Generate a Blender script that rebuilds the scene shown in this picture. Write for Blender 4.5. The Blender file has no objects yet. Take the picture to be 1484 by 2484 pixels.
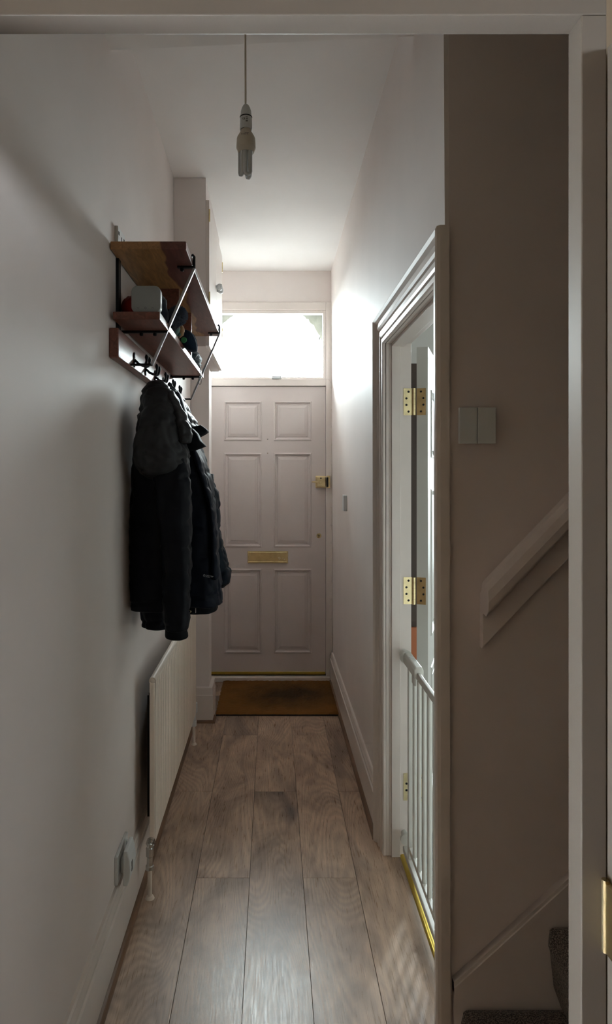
import bpy, bmesh, math, random
from mathutils import Vector, Matrix, noise
random.seed(7)
C = bpy.context.scene
COL = C.collection
PI = math.pi
# ------------------------------------------------------------------ camera
F = 1605.0; VX = 660.0; VY = 1143.0; CH = 1.46
cam_d = bpy.data.cameras.new('camera'); cam = bpy.data.objects.new('camera', cam_d); COL.objects.link(cam)
cam.location = (0, 0, CH); cam.rotation_euler = (PI/2, 0, 0)
cam_d.sensor_fit = 'VERTICAL'; cam_d.sensor_height = 36; cam_d.sensor_width = 36
cam_d.lens = 36*F/2484
cam_d.shift_x = (742-VX)/2484; cam_d.shift_y = -(1242-VY)/2484
cam_d.clip_start = 0.02
C.camera = cam
# ------------------------------------------------------------------ world, exposure
SKY = 57.0
w = bpy.data.worlds.new('sky'); C.world = w; w.use_nodes = True
bg = w.node_tree.nodes['Background']; bg.inputs[0].default_value = (0.87, 0.94, 1.0, 1); bg.inputs[1].default_value = SKY
C.view_settings.view_transform = 'Standard'; C.view_settings.look = 'None'
C.view_settings.gamma = 1; C.view_settings.use_curve_mapping = False
C.view_settings.exposure = 0.70
try:
    C.cycles.max_bounces = 14; C.cycles.diffuse_bounces = 10; C.cycles.transparent_max_bounces = 16
except Exception: pass
def portal(name, loc, rot, sx, sy):
    d = bpy.data.lights.new(name, 'AREA'); d.shape = 'RECTANGLE'; d.size = sx; d.size_y = sy
    d.cycles.is_portal = True
    o = bpy.data.objects.new(name, d); COL.objects.link(o); o.location = loc; o.rotation_euler = rot
portal('daylight_portal_transom', (-0.02, 4.76, 2.34), (-PI/2, 0, 0), .82, .50)      # faces -Y
portal('daylight_portal_lounge', (2.35, 4.76, 1.60), (-PI/2, 0, 0), 2.5, 1.9)
portal('daylight_portal_back', (1.86, -1.0, 2.18), (PI/2, 0, PI/2), .54, .40)          # faces -X
# ------------------------------------------------------------------ helpers
class MB:
    def __init__(s): s.v = []; s.f = []
    def add(s, vs, fs):
        n = len(s.v); s.v += [tuple(p) for p in vs]; s.f += [tuple(i+n for i in f) for f in fs]; return s
    def hexa(s, p):        # p: 4 bottom + 4 top
        return s.add(p, [(0,1,2,3),(7,6,5,4),(0,4,5,1),(1,5,6,2),(2,6,7,3),(3,7,4,0)])
    def box(s, x0, x1, y0, y1, z0, z1):
        return s.hexa([(x0,y0,z0),(x1,y0,z0),(x1,y1,z0),(x0,y1,z0),(x0,y0,z1),(x1,y0,z1),(x1,y1,z1),(x0,y1,z1)])
    def tube(s, pts, r, n=10, closed=False, flat=None):
        pts = [Vector(p) for p in pts]; m = len(pts); rs = r if isinstance(r, (list, tuple)) else [r]*m
        vs = []; prev = None
        for i, p in enumerate(pts):
            if closed: t = (pts[(i+1) % m]-pts[i-1])
            else: t = (pts[min(i+1, m-1)]-pts[max(i-1, 0)])
            t.normalize()
            if prev is None:
                a = Vector((0,0,1)) if abs(t.z) < .9 else Vector((1,0,0))
                u = t.cross(a).normalized()
            else:
                u = (prev - t*prev.dot(t)).normalized()
            prev = u; v = t.cross(u)
            for k in range(n):
                a = 2*PI*k/n
                vs.append(p + (u*math.cos(a)+v*math.sin(a))*rs[i])
        fs = []
        for i in range(m if closed else m-1):
            j = (i+1) % m
            for k in range(n): fs.append((i*n+k, i*n+(k+1)%n, j*n+(k+1)%n, j*n+k))
        if not closed: fs.append(tuple(range(n))[::-1]); fs.append(tuple((m-1)*n+k for k in range(n)))
        return s.add(vs, fs)
    def lathe(s, prof, c=(0,0,0), axis='z', n=32):   # prof: [(r, h)]
        vs = []; fs = []
        def P(r, h, a):
            x, y = r*math.cos(a), r*math.sin(a)
            q = {'z': (x, y, h), 'x': (h, x, y), 'y': (x, h, y)}[axis]
            return (q[0]+c[0], q[1]+c[1], q[2]+c[2])
        for r, h in prof:
            for k in range(n): vs.append(P(max(r, 1e-5), h, 2*PI*k/n))
        for i in range(len(prof)-1):
            for k in range(n): fs.append((i*n+k, i*n+(k+1)%n, (i+1)*n+(k+1)%n, (i+1)*n+k))
        fs.append(tuple(range(n))[::-1]); fs.append(tuple((len(prof)-1)*n+k for k in range(n)))
        return s.add(vs, fs)
    def prism(s, poly, fn):      # poly list of 2D; fn(a,b,t) t in 0/1 -> 3D
        n = len(poly)
        vs = [fn(a, b, 0) for a, b in poly]+[fn(a, b, 1) for a, b in poly]
        fs = [tuple(range(n))[::-1], tuple(range(n, 2*n))]+[(i, (i+1)%n, n+(i+1)%n, n+i) for i in range(n)]
        return s.add(vs, fs)
    def rings(s, rs, cap=True):
        n = len(rs[0]); vs = [p for r in rs for p in r]; fs = []
        for i in range(len(rs)-1):
            for k in range(n): fs.append((i*n+k, i*n+(k+1)%n, (i+1)*n+(k+1)%n, (i+1)*n+k))
        if cap: fs.append(tuple(range(n))[::-1]); fs.append(tuple((len(rs)-1)*n+k for k in range(n)))
        return s.add(vs, fs)
    def build(s, name, mat, parent=None, smooth=False, bevel=0, seg=2, origin=None, sub=0):
        me = bpy.data.meshes.new(name)
        o = bpy.data.objects.new(name, me); COL.objects.link(o)
        bm = bmesh.new(); vv = [bm.verts.new(p) for p in s.v]
        for f in s.f:
            try: bm.faces.new([vv[i] for i in f])
            except ValueError: pass
        bmesh.ops.recalc_face_normals(bm, faces=bm.faces)
        if origin is None and parent is None and s.v:
            xs = [p[0] for p in s.v]; ys = [p[1] for p in s.v]; zs = [p[2] for p in s.v]
            origin = ((min(xs)+max(xs))/2, (min(ys)+max(ys))/2, min(zs))
        if parent is not None:
            origin = Vector((0,0,0))
            q = parent
            origin = wloc(parent)
            bmesh.ops.translate(bm, vec=-origin, verts=bm.verts)
        else:
            bmesh.ops.translate(bm, vec=-Vector(origin), verts=bm.verts); o.location = origin
        bm.to_mesh(me); bm.free()
        if smooth:
            for p in me.polygons: p.use_smooth = True
            if smooth != 'all':
                try: me.set_sharp_from_angle(angle=math.radians(40))
                except Exception: pass
        me.materials.append(mat)
        if parent is not None: o.parent = parent
        if bevel:
            b = o.modifiers.new('bevel', 'BEVEL'); b.width = bevel; b.segments = seg; b.limit_method = 'ANGLE'; b.angle_limit = math.radians(40)
            b.harden_normals = False
        if sub:
            m = o.modifiers.new('subsurf', 'SUBSURF'); m.levels = sub; m.render_levels = sub
        return o
def wloc(o):
    v = Vector(o.location); p = o.parent
    while p is not None: v = v+Vector(p.location); p = p.parent
    return v
def tag(o, label, cat, group=None, kind=None):
    o['label'] = label; o['category'] = cat
    if group: o['group'] = group
    if kind: o['kind'] = kind
    return o
def st(o, label=None):
    o['kind'] = 'structure'
    if label: o['label'] = label
    return o
def empty(name, loc, label=None, cat=None, group=None):
    o = bpy.data.objects.new(name, None); COL.objects.link(o); o.location = loc; o.empty_display_size = .05
    if label: tag(o, label, cat, group)
    return o
def at(px, py, Y):       # pixel of the frame -> point at depth Y
    return Vector(((px-VX)*Y/F, Y, CH-(py-VY)*Y/F))
# ------------------------------------------------------------------ materials
def mat(name, col, rough=.6, metal=0, nscale=0, namt=0, bump=0, bscale=40, spec=.5, coat=0, sheen=0, trans=0, stretch=None):
    m = bpy.data.materials.new(name); m.use_nodes = True; nt = m.node_tree; b = nt.nodes['Principled BSDF']
    b.inputs['Base Color'].default_value = (*col, 1); b.inputs['Roughness'].default_value = rough; b.inputs['Metallic'].default_value = metal
    b.inputs['Specular IOR Level'].default_value = spec; b.inputs['Coat Weight'].default_value = coat
    b.inputs['Sheen Weight'].default_value = sheen; b.inputs['Transmission Weight'].default_value = trans
    tc = nt.nodes.new('ShaderNodeTexCoord'); src = tc.outputs['Object']
    if stretch:
        mp = nt.nodes.new('ShaderNodeMapping'); mp.inputs['Scale'].default_value = stretch; nt.links.new(src, mp.inputs[0]); src = mp.outputs[0]
    if namt:
        n = nt.nodes.new('ShaderNodeTexNoise'); n.inputs['Scale'].default_value = nscale; n.inputs['Detail'].default_value = 5
        nt.links.new(src, n.inputs['Vector'])
        r = nt.nodes.new('ShaderNodeValToRGB'); r.color_ramp.elements[0].position = .3; r.color_ramp.elements[1].position = .7
        r.color_ramp.elements[0].color = tuple(c*(1-namt) for c in col)+(1,); r.color_ramp.elements[1].color = tuple(min(1, c*(1+namt)) for c in col)+(1,)
        nt.links.new(n.outputs[0], r.inputs[0]); nt.links.new(r.outputs[0], b.inputs['Base Color'])
    if bump:
        n2 = nt.nodes.new('ShaderNodeTexNoise'); n2.inputs['Scale'].default_value = bscale; n2.inputs['Detail'].default_value = 6
        nt.links.new(src, n2.inputs['Vector'])
        bp = nt.nodes.new('ShaderNodeBump'); bp.inputs['Strength'].default_value = bump; bp.inputs['Distance'].default_value = .004
        nt.links.new(n2.outputs[0], bp.inputs['Height']); nt.links.new(bp.outputs[0], b.inputs['Normal'])
    return m
M_WALL = mat('wall_paint', (.735, .68, .655), .62, nscale=3, namt=.03, bump=.12, bscale=9, spec=.25)
M_CEIL = mat('ceiling_paint', (.84, .82, .805), .8, nscale=2, namt=.03, bump=.15, bscale=12, spec=.25)
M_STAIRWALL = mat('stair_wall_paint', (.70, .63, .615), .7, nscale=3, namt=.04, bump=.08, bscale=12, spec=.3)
M_TRIM = mat('trim_gloss_paint', (.70, .64, .60), .38, nscale=5, namt=.03, bump=.06, bscale=30)
M_DOOR = mat('door_paint', (.62, .555, .535), .42, nscale=4, namt=.03, bump=.05, bscale=40)
M_CREAM = mat('lounge_door_paint', (.46, .45, .415), .4, nscale=4, namt=.02)
M_LOUNGE = mat('lounge_wall_paint', (.62, .61, .58), .8, nscale=3, namt=.02)
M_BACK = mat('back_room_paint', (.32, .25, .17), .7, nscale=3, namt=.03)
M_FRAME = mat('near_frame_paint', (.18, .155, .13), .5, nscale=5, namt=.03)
M_RAD = mat('radiator_enamel', (.77, .68, .59), .35, nscale=5, namt=.02)
M_WHITE = mat('white_plastic', (.62, .65, .66), .35, nscale=8, namt=.02)
M_WHITE2 = mat('aged_white_plastic', (.56, .51, .43), .4, nscale=25, namt=.08)
M_GATE = mat('gate_white_metal', (.64, .64, .60), .3, nscale=6, namt=.02)
M_BRASS = mat('polished_brass', (.74, .62, .36), .22, 1, nscale=30, namt=.15, bump=.05, bscale=60)
M_BRASS2 = mat('gold_threshold', (.62, .47, .10), .28, 1, nscale=12, namt=.15)
M_CHROME = mat('chrome', (.6, .6, .58), .15, 1, nscale=20, namt=.1)
M_BLACK = mat('black_iron', (.012, .014, .018), .38, .6, nscale=20, namt=.2)
M_DARK = mat('dark_gap', (.008, .007, .006), .8, nscale=20, namt=.2)
M_GREYTXT = mat('grey_marking', (.12, .12, .12), .6, nscale=20, namt=.1)
M_ROD = mat('brushed_steel_rod', (.45, .48, .52), .34, .9, nscale=20, namt=.1)
M_ORANGE = mat('varnished_wood', (.40, .12, .04), .35, nscale=8, namt=.3, stretch=(1, 1, .1))
M_STONE = mat('porch_stone', (.21, .215, .185), .9, nscale=14, namt=.2, bump=.6, bscale=40)
M_PAVE = mat('street_paving', (.055, .055, .055), .9, nscale=3, namt=.2)
M_RUSSET = mat('russet_hem', (.30, .12, .03), .4)
M_TAN = mat('tan_trim', (.35, .2, .09), .6, nscale=20, namt=.2)
def fabric(name, col, rough=.5, sheen=.1, bs=60, bump=.3, namt=.15):
    return mat(name, col, rough, nscale=12, namt=namt, bump=bump, bscale=bs, sheen=0 if 'nylon' in name or 'rib' in name else sheen, spec=.12)
M_COAT1 = fabric('black_nylon', (.0045, .006, .010), .5, .02, 30)
M_HOOD = fabric('charcoal_nylon', (.035, .037, .041), .45, .1, 30)
M_COAT2 = fabric('navy_nylon', (.0045, .0075, .015), .5, .02, 30)
M_COAT3 = fabric('dark_teal_nylon', (.008, .014, .022), .45, .05, 30)
M_CUFF = fabric('black_rib', (.004, .005, .007), .7, .02, 120)
M_RED = fabric('red_felt', (.16, .008, .006), .45, .05, 50)
M_NAVYK = fabric('navy_wool', (.008, .012, .022), .9, .2, 150)
M_POM = fabric('navy_pompom_yarn', (.09, .12, .17), .9, .2, 200)
M_TEALK = fabric('teal_wool', (.07, .15, .14), .9, .2, 150)
M_CAP = fabric('dark_denim', (.008, .02, .04), .8, .1, 150)
M_GREEN = mat('green_badge', (.05, .30, .12), .5, nscale=20, namt=.1)
M_CLOTH = fabric('dark_slate_cloth', (.02, .035, .045), .7, .1, 100)
def glass_mat(name, tint=(1,1,1), gl=.06, rough=.02):
    m = bpy.data.materials.new(name); m.use_nodes = True; nt = m.node_tree; nt.nodes.clear()
    out = nt.nodes.new('ShaderNodeOutputMaterial'); mx = nt.nodes.new('ShaderNodeMixShader')
    tr = nt.nodes.new('ShaderNodeBsdfTransparent'); tr.inputs[0].default_value = (*tint, 1)
    g = nt.nodes.new('ShaderNodeBsdfGlossy'); g.inputs['Roughness'].default_value = rough
    mx.inputs[0].default_value = gl
    nt.links.new(tr.outputs[0], mx.inputs[1]); nt.links.new(g.outputs[0], mx.inputs[2]); nt.links.new(mx.outputs[0], out.inputs[0])
    return m
M_GLASS = glass_mat('window_glass', (.93, .96, .94))
M_DIMGLASS = glass_mat('light_cutting_glass', (.35, .355, .35))  # grey tint made up to cut the daylight from the lounge window
M_LAMPTUBE = mat('fluorescent_tube_glass', (.50, .53, .55), .2, nscale=10, namt=.03, coat=.6)
# two tone hardwood
def wood2(name, honey, dark, edge=None, off=0.0):
    m = bpy.data.materials.new(name); m.use_nodes = True; nt = m.node_tree; b = nt.nodes['Principled BSDF']; L = nt.links.new
    tc = nt.nodes.new('ShaderNodeTexCoord')
    mp = nt.nodes.new('ShaderNodeMapping'); mp.inputs['Scale'].default_value = (1, .12, 1); L(tc.outputs['Object'], mp.inputs[0])
    n = nt.nodes.new('ShaderNodeTexNoise'); n.inputs['Scale'].default_value = 60; n.inputs['Detail'].default_value = 6; n.inputs['Distortion'].default_value = 1.5; L(mp.outputs[0], n.inputs['Vector'])
    big = nt.nodes.new('ShaderNodeTexNoise'); big.inputs['Scale'].default_value = 3.2; L(tc.outputs['Object'], big.inputs['Vector'])
    sp = nt.nodes.new('ShaderNodeSeparateXYZ'); L(tc.outputs['Object'], sp.inputs[0])
    a = nt.nodes.new('ShaderNodeMath'); a.operation = 'MULTIPLY_ADD'; L(big.outputs[0], a.inputs[0]); a.inputs[1].default_value = .16; L(sp.outputs[0], a.inputs[2])
    r = nt.nodes.new('ShaderNodeMapRange'); r.inputs['From Min'].default_value = edge if edge is not None else -9; r.inputs['From Max'].default_value = (edge if edge is not None else -9)+.006
    L(a.outputs[0], r.inputs[0])
    mx = nt.nodes.new('ShaderNodeMix'); mx.data_type = 'RGBA'; L(r.outputs[0], mx.inputs[0]); mx.inputs[6].default_value = (*honey, 1); mx.inputs[7].default_value = (*dark, 1)
    mr = nt.nodes.new('ShaderNodeMapRange'); mr.inputs['To Min'].default_value = .65; mr.inputs['To Max'].default_value = 1.3; mr.inputs['From Min'].default_value = .3; mr.inputs['From Max'].default_value = .7; L(n.outputs[0], mr.inputs[0])
    vm = nt.nodes.new('ShaderNodeVectorMath'); vm.operation = 'SCALE'; L(mx.outputs[2], vm.inputs[0]); L(mr.outputs[0], vm.inputs['Scale'])
    L(vm.outputs[0], b.inputs['Base Color']); b.inputs['Roughness'].default_value = .38
    bp = nt.nodes.new('ShaderNodeBump'); bp.inputs['Strength'].default_value = .15; bp.inputs['Distance'].default_value = .002; L(n.outputs[0], bp.inputs['Height']); L(bp.outputs[0], b.inputs['Normal'])
    return m
M_SHELF = wood2('two_tone_hardwood', (.36, .19, .075), (.14, .050, .040), edge=.125)
M_SHELFD = wood2('red_brown_hardwood', (.26, .125, .05), (.17, .060, .040))
# laminate floor : per-plank attribute
def floor_mat():
    m = bpy.data.materials.new('oak_laminate'); m.use_nodes = True; nt = m.node_tree; b = nt.nodes['Principled BSDF']; L = nt.links.new
    tc = nt.nodes.new('ShaderNodeTexCoord'); at_ = nt.nodes.new('ShaderNodeAttribute'); at_.attribute_name = 'plank'
    cb = nt.nodes.new('ShaderNodeCombineXYZ'); L(at_.outputs['Fac'], cb.inputs[0]); L(at_.outputs['Fac'], cb.inputs[1]); L(at_.outputs['Fac'], cb.inputs[2])
    sc = nt.nodes.new('ShaderNodeVectorMath'); sc.operation = 'SCALE'; sc.inputs['Scale'].default_value = 37.0; L(cb.outputs[0], sc.inputs[0])
    ad = nt.nodes.new('ShaderNodeVectorMath'); ad.operation = 'ADD'; L(tc.outputs['Object'], ad.inputs[0]); L(sc.outputs[0], ad.inputs[1])
    def noise_(scale, stretch, det, dist, rough=.6):
        mp = nt.nodes.new('ShaderNodeMapping'); mp.inputs['Scale'].default_value = stretch; L(ad.outputs[0], mp.inputs[0])
        n = nt.nodes.new('ShaderNodeTexNoise'); n.inputs['Scale'].default_value = scale; n.inputs['Detail'].default_value = det; n.inputs['Distortion'].default_value = dist; n.inputs['Roughness'].default_value = rough
        L(mp.outputs[0], n.inputs['Vector']); return n
    fine = noise_(260, (1, .045, 1), 5, .5)
    cloud = noise_(7, (1, .45, 1), 5, .8)
    # cathedral grain : wave with distortion
    gf = noise_(4.2, (1, .17, 1), 1.5, .6, .35)
    gm = nt.nodes.new('ShaderNodeMath'); gm.operation = 'MULTIPLY'; L(gf.outputs[0], gm.inputs[0]); gm.inputs[1].default_value = 290
    gs = nt.nodes.new('ShaderNodeMath'); gs.operation = 'SINE'; L(gm.outputs[0], gs.inputs[0])
    wv = nt.nodes.new('ShaderNodeMapRange'); wv.inputs['From Min'].default_value = -1; wv.inputs['From Max'].default_value = 1; L(gs.outputs[0], wv.inputs[0])
    knots = noise_(4.0, (1.5, .42, 1), 1, 1.0, .4)
    kr = nt.nodes.new('ShaderNodeMapRange'); kr.inputs['From Min'].default_value = .60; kr.inputs['From Max'].default_value = .84; L(knots.outputs[0], kr.inputs[0])
    ramp = nt.nodes.new('ShaderNodeValToRGB'); e = ramp.color_ramp.elements
    e[0].position = .30; e[0].color = (.23, .15, .105, 1); e[1].position = .70; e[1].color = (.56, .40, .29, 1)
    x = e.new(.5); x.color = (.41, .285, .20, 1)
    L(cloud.outputs[0], ramp.inputs[0])
    def mul(colsock, val, amt):
        r = nt.nodes.new('ShaderNodeMapRange'); r.inputs['To Min'].default_value = 1-amt; r.inputs['To Max'].default_value = 1+amt; L(val, r.inputs[0])
        v = nt.nodes.new('ShaderNodeVectorMath'); v.operation = 'SCALE'; L(colsock, v.inputs[0]); L(r.outputs[0], v.inputs['Scale']); return v.outputs[0]
    c = mul(ramp.outputs[0], wv.outputs[0], .12)
    r = nt.nodes.new('ShaderNodeMapRange'); r.inputs['From Min'].default_value = .3; r.inputs['From Max'].default_value = .7; r.inputs['To Min'].default_value = .84; r.inputs['To Max'].default_value = 1.14; L(fine.outputs[0], r.inputs[0])
    v = nt.nodes.new('ShaderNodeVectorMath'); v.operation = 'SCALE'; L(c, v.inputs[0]); L(r.outputs[0], v.inputs['Scale'])
    c2 = mul(v.outputs[0], at_.outputs['Fac'], .12)
    mx = nt.nodes.new('ShaderNodeMix'); mx.data_type = 'RGBA'; L(kr.outputs[0], mx.inputs[0]); L(c2, mx.inputs[6]); mx.inputs[7].default_value = (.06, .045, .045, 1)
    L(mx.outputs[2], b.inputs['Base Color']); b.inputs['Roughness'].default_value = .34; b.inputs['Specular IOR Level'].default_value = .85
    rr = nt.nodes.new('ShaderNodeMapRange'); rr.inputs['From Min'].default_value = .3; rr.inputs['From Max'].default_value = .7; rr.inputs['To Min'].default_value = .25; rr.inputs['To Max'].default_value = .37; L(fine.outputs[0], rr.inputs[0]); L(rr.outputs[0], b.inputs['Roughness'])
    bp = nt.nodes.new('ShaderNodeBump'); bp.inputs['Strength'].default_value = .2; bp.inputs['Distance'].default_value = .0008; L(fine.outputs[0], bp.inputs['Height']); L(bp.outputs[0], b.inputs['Normal'])
    return m
M_FLOOR = floor_mat()
def mat_coir():
    m = mat('coir_bristle', (.17, .075, .018), .95, bump=1, bscale=260, spec=.1); nt = m.node_tree; b = nt.nodes['Principled BSDF']; L = nt.links.new
    tc = nt.nodes.new('ShaderNodeTexCoord')
    sub = nt.nodes.new('ShaderNodeVectorMath'); sub.operation = 'SUBTRACT'; L(tc.outputs['Object'], sub.inputs[0]); sub.inputs[1].default_value = (.09, .02, 0)
    sc = nt.nodes.new('ShaderNodeVectorMath'); sc.operation = 'MULTIPLY'; L(sub.outputs[0], sc.inputs[0]); sc.inputs[1].default_value = (2.9, 3.9, 0)
    n = nt.nodes.new('ShaderNodeTexNoise'); n.inputs['Scale'].default_value = 9; n.inputs['Detail'].default_value = 6; L(tc.outputs['Object'], n.inputs['Vector'])
    ln = nt.nodes.new('ShaderNodeVectorMath'); ln.operation = 'LENGTH'; L(sc.outputs[0], ln.inputs[0])
    a = nt.nodes.new('ShaderNodeMath'); a.operation = 'ADD'; L(ln.outputs['Value'], a.inputs[0]); L(n.outputs[0], a.inputs[1])
    r = nt.nodes.new('ShaderNodeValToRGB'); r.color_ramp.elements[0].position = .75; r.color_ramp.elements[0].color = (.06, .036, .018, 1)
    r.color_ramp.elements[1].position = 1.35; r.color_ramp.elements[1].color = (.21, .095, .027, 1); r.color_ramp.elements[1].position = 1.0
    mm = nt.nodes.new('ShaderNodeMath'); mm.operation = 'MULTIPLY'; L(a.outputs[0], mm.inputs[0]); mm.inputs[1].default_value = .52
    r.color_ramp.elements[0].position = .42; r.color_ramp.elements[1].position = .9
    L(mm.outputs[0], r.inputs[0]); L(r.outputs[0], b.inputs['Base Color']); return m
M_COIR = mat_coir()
def mat_carpet(name, a_, b_):
    m = mat(name, a_, .95, bump=1, bscale=230, spec=.1, sheen=.2); nt = m.node_tree; b = nt.nodes['Principled BSDF']; L = nt.links.new
    tc = nt.nodes.new('ShaderNodeTexCoord'); n = nt.nodes.new('ShaderNodeTexNoise'); n.inputs['Scale'].default_value = 330; n.inputs['Detail'].default_value = 3; L(tc.outputs['Object'], n.inputs['Vector'])
    r = nt.nodes.new('ShaderNodeValToRGB'); r.color_ramp.elements[0].position = .42; r.color_ramp.elements[0].color = (*a_, 1); r.color_ramp.elements[1].position = .62; r.color_ramp.elements[1].color = (*b_, 1)
    L(n.outputs[0], r.inputs[0]); L(r.outputs[0], b.inputs['Base Color']); return m
M_STAIRCARPET = mat_carpet('stair_carpet_pile', (.035, .028, .024), (.27, .22, .19))
M_LCARPET = mat_carpet('lounge_carpet_pile', (.2, .19, .18), (.40, .39, .37))
# ------------------------------------------------------------------ dimensions
XL = -.477; YD = 4.63; ZN, ZF = 1.715, 2.512; HT = 1.945
def XR(y, h): # right wall leans slightly
    t = (y-1.62)/3.0; s = h/2.87
    nb, nt_, fb, ft = .435, .418, .424, .412
    return (nb*(1-t)+fb*t)*(1-s)+(nt_*(1-t)+ft*t)*s
def HC(y): return 2.897-(y-2.265)*.0155       # ceiling slopes a little
# ------------------------------------------------------------------ structure: floor
me = MB(); ids = []
xs = [-.463-.1915, -.463, -.2722, -.0807, .1108, .3023, .4938]
xs = [-.6552, -.4637, -.2722, -.0807, .1108, .3023, .4938]
bm = bmesh.new(); lay = bm.faces.layers.float.new('plank'); g = .0003
for i in range(len(xs)-1):
    x0, x1 = xs[i], xs[i+1]
    if i in (0,): offs = 3.66
    offs = {0: 3.66, 1: 3.016, 2: 3.66, 3: 3.016, 4: 3.66, 5: 3.016}[i]
    k = -3
    y = offs+1.284*2
    while y > -.2:
        y0, y1 = max(y-1.284, .5), min(y, 4.75)
        y -= 1.284
        if y1 <= y0: continue
        a, b_ = x0+g, x1-g; c, d = y0+g, y1-g; e = .0007
        vs = [bm.verts.new(p) for p in [(a,c,-.002),(b_,c,-.002),(b_,d,-.002),(a,d,-.002),(a+e,c+e,0),(b_-e,c+e,0),(b_-e,d-e,0),(a+e,d-e,0)]]
        fid = random.random()
        for q in [(4,5,6,7),(0,1,5,4),(1,2,6,5),(2,3,7,6),(3,0,4,7)]:
            f = bm.faces.new([vs[j] for j in q]); f[lay] = fid
vs = [bm.verts.new(p) for p in [(-.65,.5,-.002),(.494,.5,-.002),(.494,4.75,-.002),(-.65,4.75,-.002)]]
f = bm.faces.new(vs); f[lay] = 0
f.material_index = 1
fm = bpy.data.meshes.new('floor'); bm.to_mesh(fm); bm.free(); fm.materials.append(M_FLOOR); fm.materials.append(M_DARK)
fl = bpy.data.objects.new('floor', fm); COL.objects.link(fl); st(fl, 'brown oak-look laminate plank floor of the hallway')
st(MB().box(-.7, 5, -3.3, 4.9, -.12, -.004).build('floor_slab', M_DARK)); bpy.data.objects['floor_slab'].name = 'trim_1'
# ------------------------------------------------------------------ walls
st(MB().box(XL-.12, XL, .80, 4.86, 0, 2.99).build('wall_left', M_WALL, bevel=0), 'pale beige left hallway wall')
m = MB()
def rwall(y0, y1, h0, h1):
    m.hexa([(XR(y0,h0),y0,h0),(.524,y0,h0),(.524,y1,h0),(XR(y1,h0),y1,h0),(XR(y0,h1),y0,h1),(.524,y0,h1),(.524,y1,h1),(XR(y1,h1),y1,h1)])
rwall(ZF+.02, 4.86, 0, 2.99); rwall(1.66, ZF+.02, HT+.02, 2.99); rwall(1.621, ZN-.02, 0, HT+.02); rwall(1.621, 1.66, HT+.02, 2.99)
st(m.build('wall_right', M_WALL), 'pale beige right hallway wall with the lounge doorway')
st(MB().box(.432, 3.7, 1.620, 1.70, 0, 5.0).build('wall_stair', M_STAIRWALL, origin=(2, 1.62, 0)), 'shaded brown-grey wall beside the stairs')
m = MB(); m.hexa([(XL-.05, 1.90, 2.70+.0), (.44, 1.90, 2.745), (.44, 1.953, 2.745), (XL-.05, 1.953, 2.70), (XL-.05, 1.90, 2.99), (.44, 1.90, 2.99), (.44, 1.953, 2.99), (XL-.05, 1.953, 2.99)])
m.hexa([(XL-.05, .80, 2.70), (.44, .80, 2.745), (.44, 1.901, 2.745), (XL-.05, 1.901, 2.70), (XL-.05, .80, 2.99), (.44, .80, 2.99), (.44, 1.901, 2.99), (XL-.05, 1.901, 2.99)])
st(m.build('ceiling_landing', M_CEIL), 'lower landing ceiling across the near end of the hallway'); bpy.data.objects['ceiling_landing'].name = 'ceiling.001'
m = MB(); m.hexa([(XL-.1,1.95,HC(1.95)),(.54,1.95,HC(1.95)),(.54,4.86,HC(4.86)),(XL-.1,4.86,HC(4.86)),(XL-.1,1.95,3.1),(.54,1.95,3.1),(.54,4.86,3.1),(XL-.1,4.86,3.1)])
st(m.build('ceiling', M_CEIL), 'off-white hallway ceiling')
# front wall above / round the frame
m = MB(); m.box(XL-.1, .53, YD-.005, 4.86, 2.633, 2.95)
st(m.build('wall_front', M_WALL), 'pale plaster above the front door fanlight')
# ---------------- front door frame (trim_2)
m = MB()
m.box(.375, .44, YD-.02, 4.70, 0, 2.64); m.box(XL, -.441, YD-.02, 4.70, 0, 2.64)
m.box(-.441, .375, YD-.018, 4.685, 2.055, 2.100); m.box(-.441, .375, YD-.018, 4.70, 2.585, 2.64)
st(m.build('trim_2', M_TRIM, bevel=.003), 'painted front door frame')
# transom window
wd = empty('window_1', (-.03, YD, 2.10)); st(wd, 'bright fanlight window above the front door')
m = MB(); a0, a1, b0, b1 = -.441, .375, 2.100, 2.585
for (x0, x1, z0, z1) in ((a0, a0+.022, b0, b1), (a1-.020, a1, b0, b1), (a0+.022, a1-.020, b0, b0+.016), (a0+.022, a1-.020, b1-.022, b1)):
    m.box(x0, x1, YD-.008, YD+.05, z0, z1)
m.build('window_frame', M_TRIM, wd, bevel=.002)
MB().box(a0+.02, a1-.018, YD+.010, YD+.014, b0+.014, b1-.02).build('pane', M_GLASS, wd)
# threshold
st(MB().box(-.445, .40, 4.58, 4.80, 0, .030).build('trim_3', M_TRIM, bevel=.003), 'painted timber sill under the front door')
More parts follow.
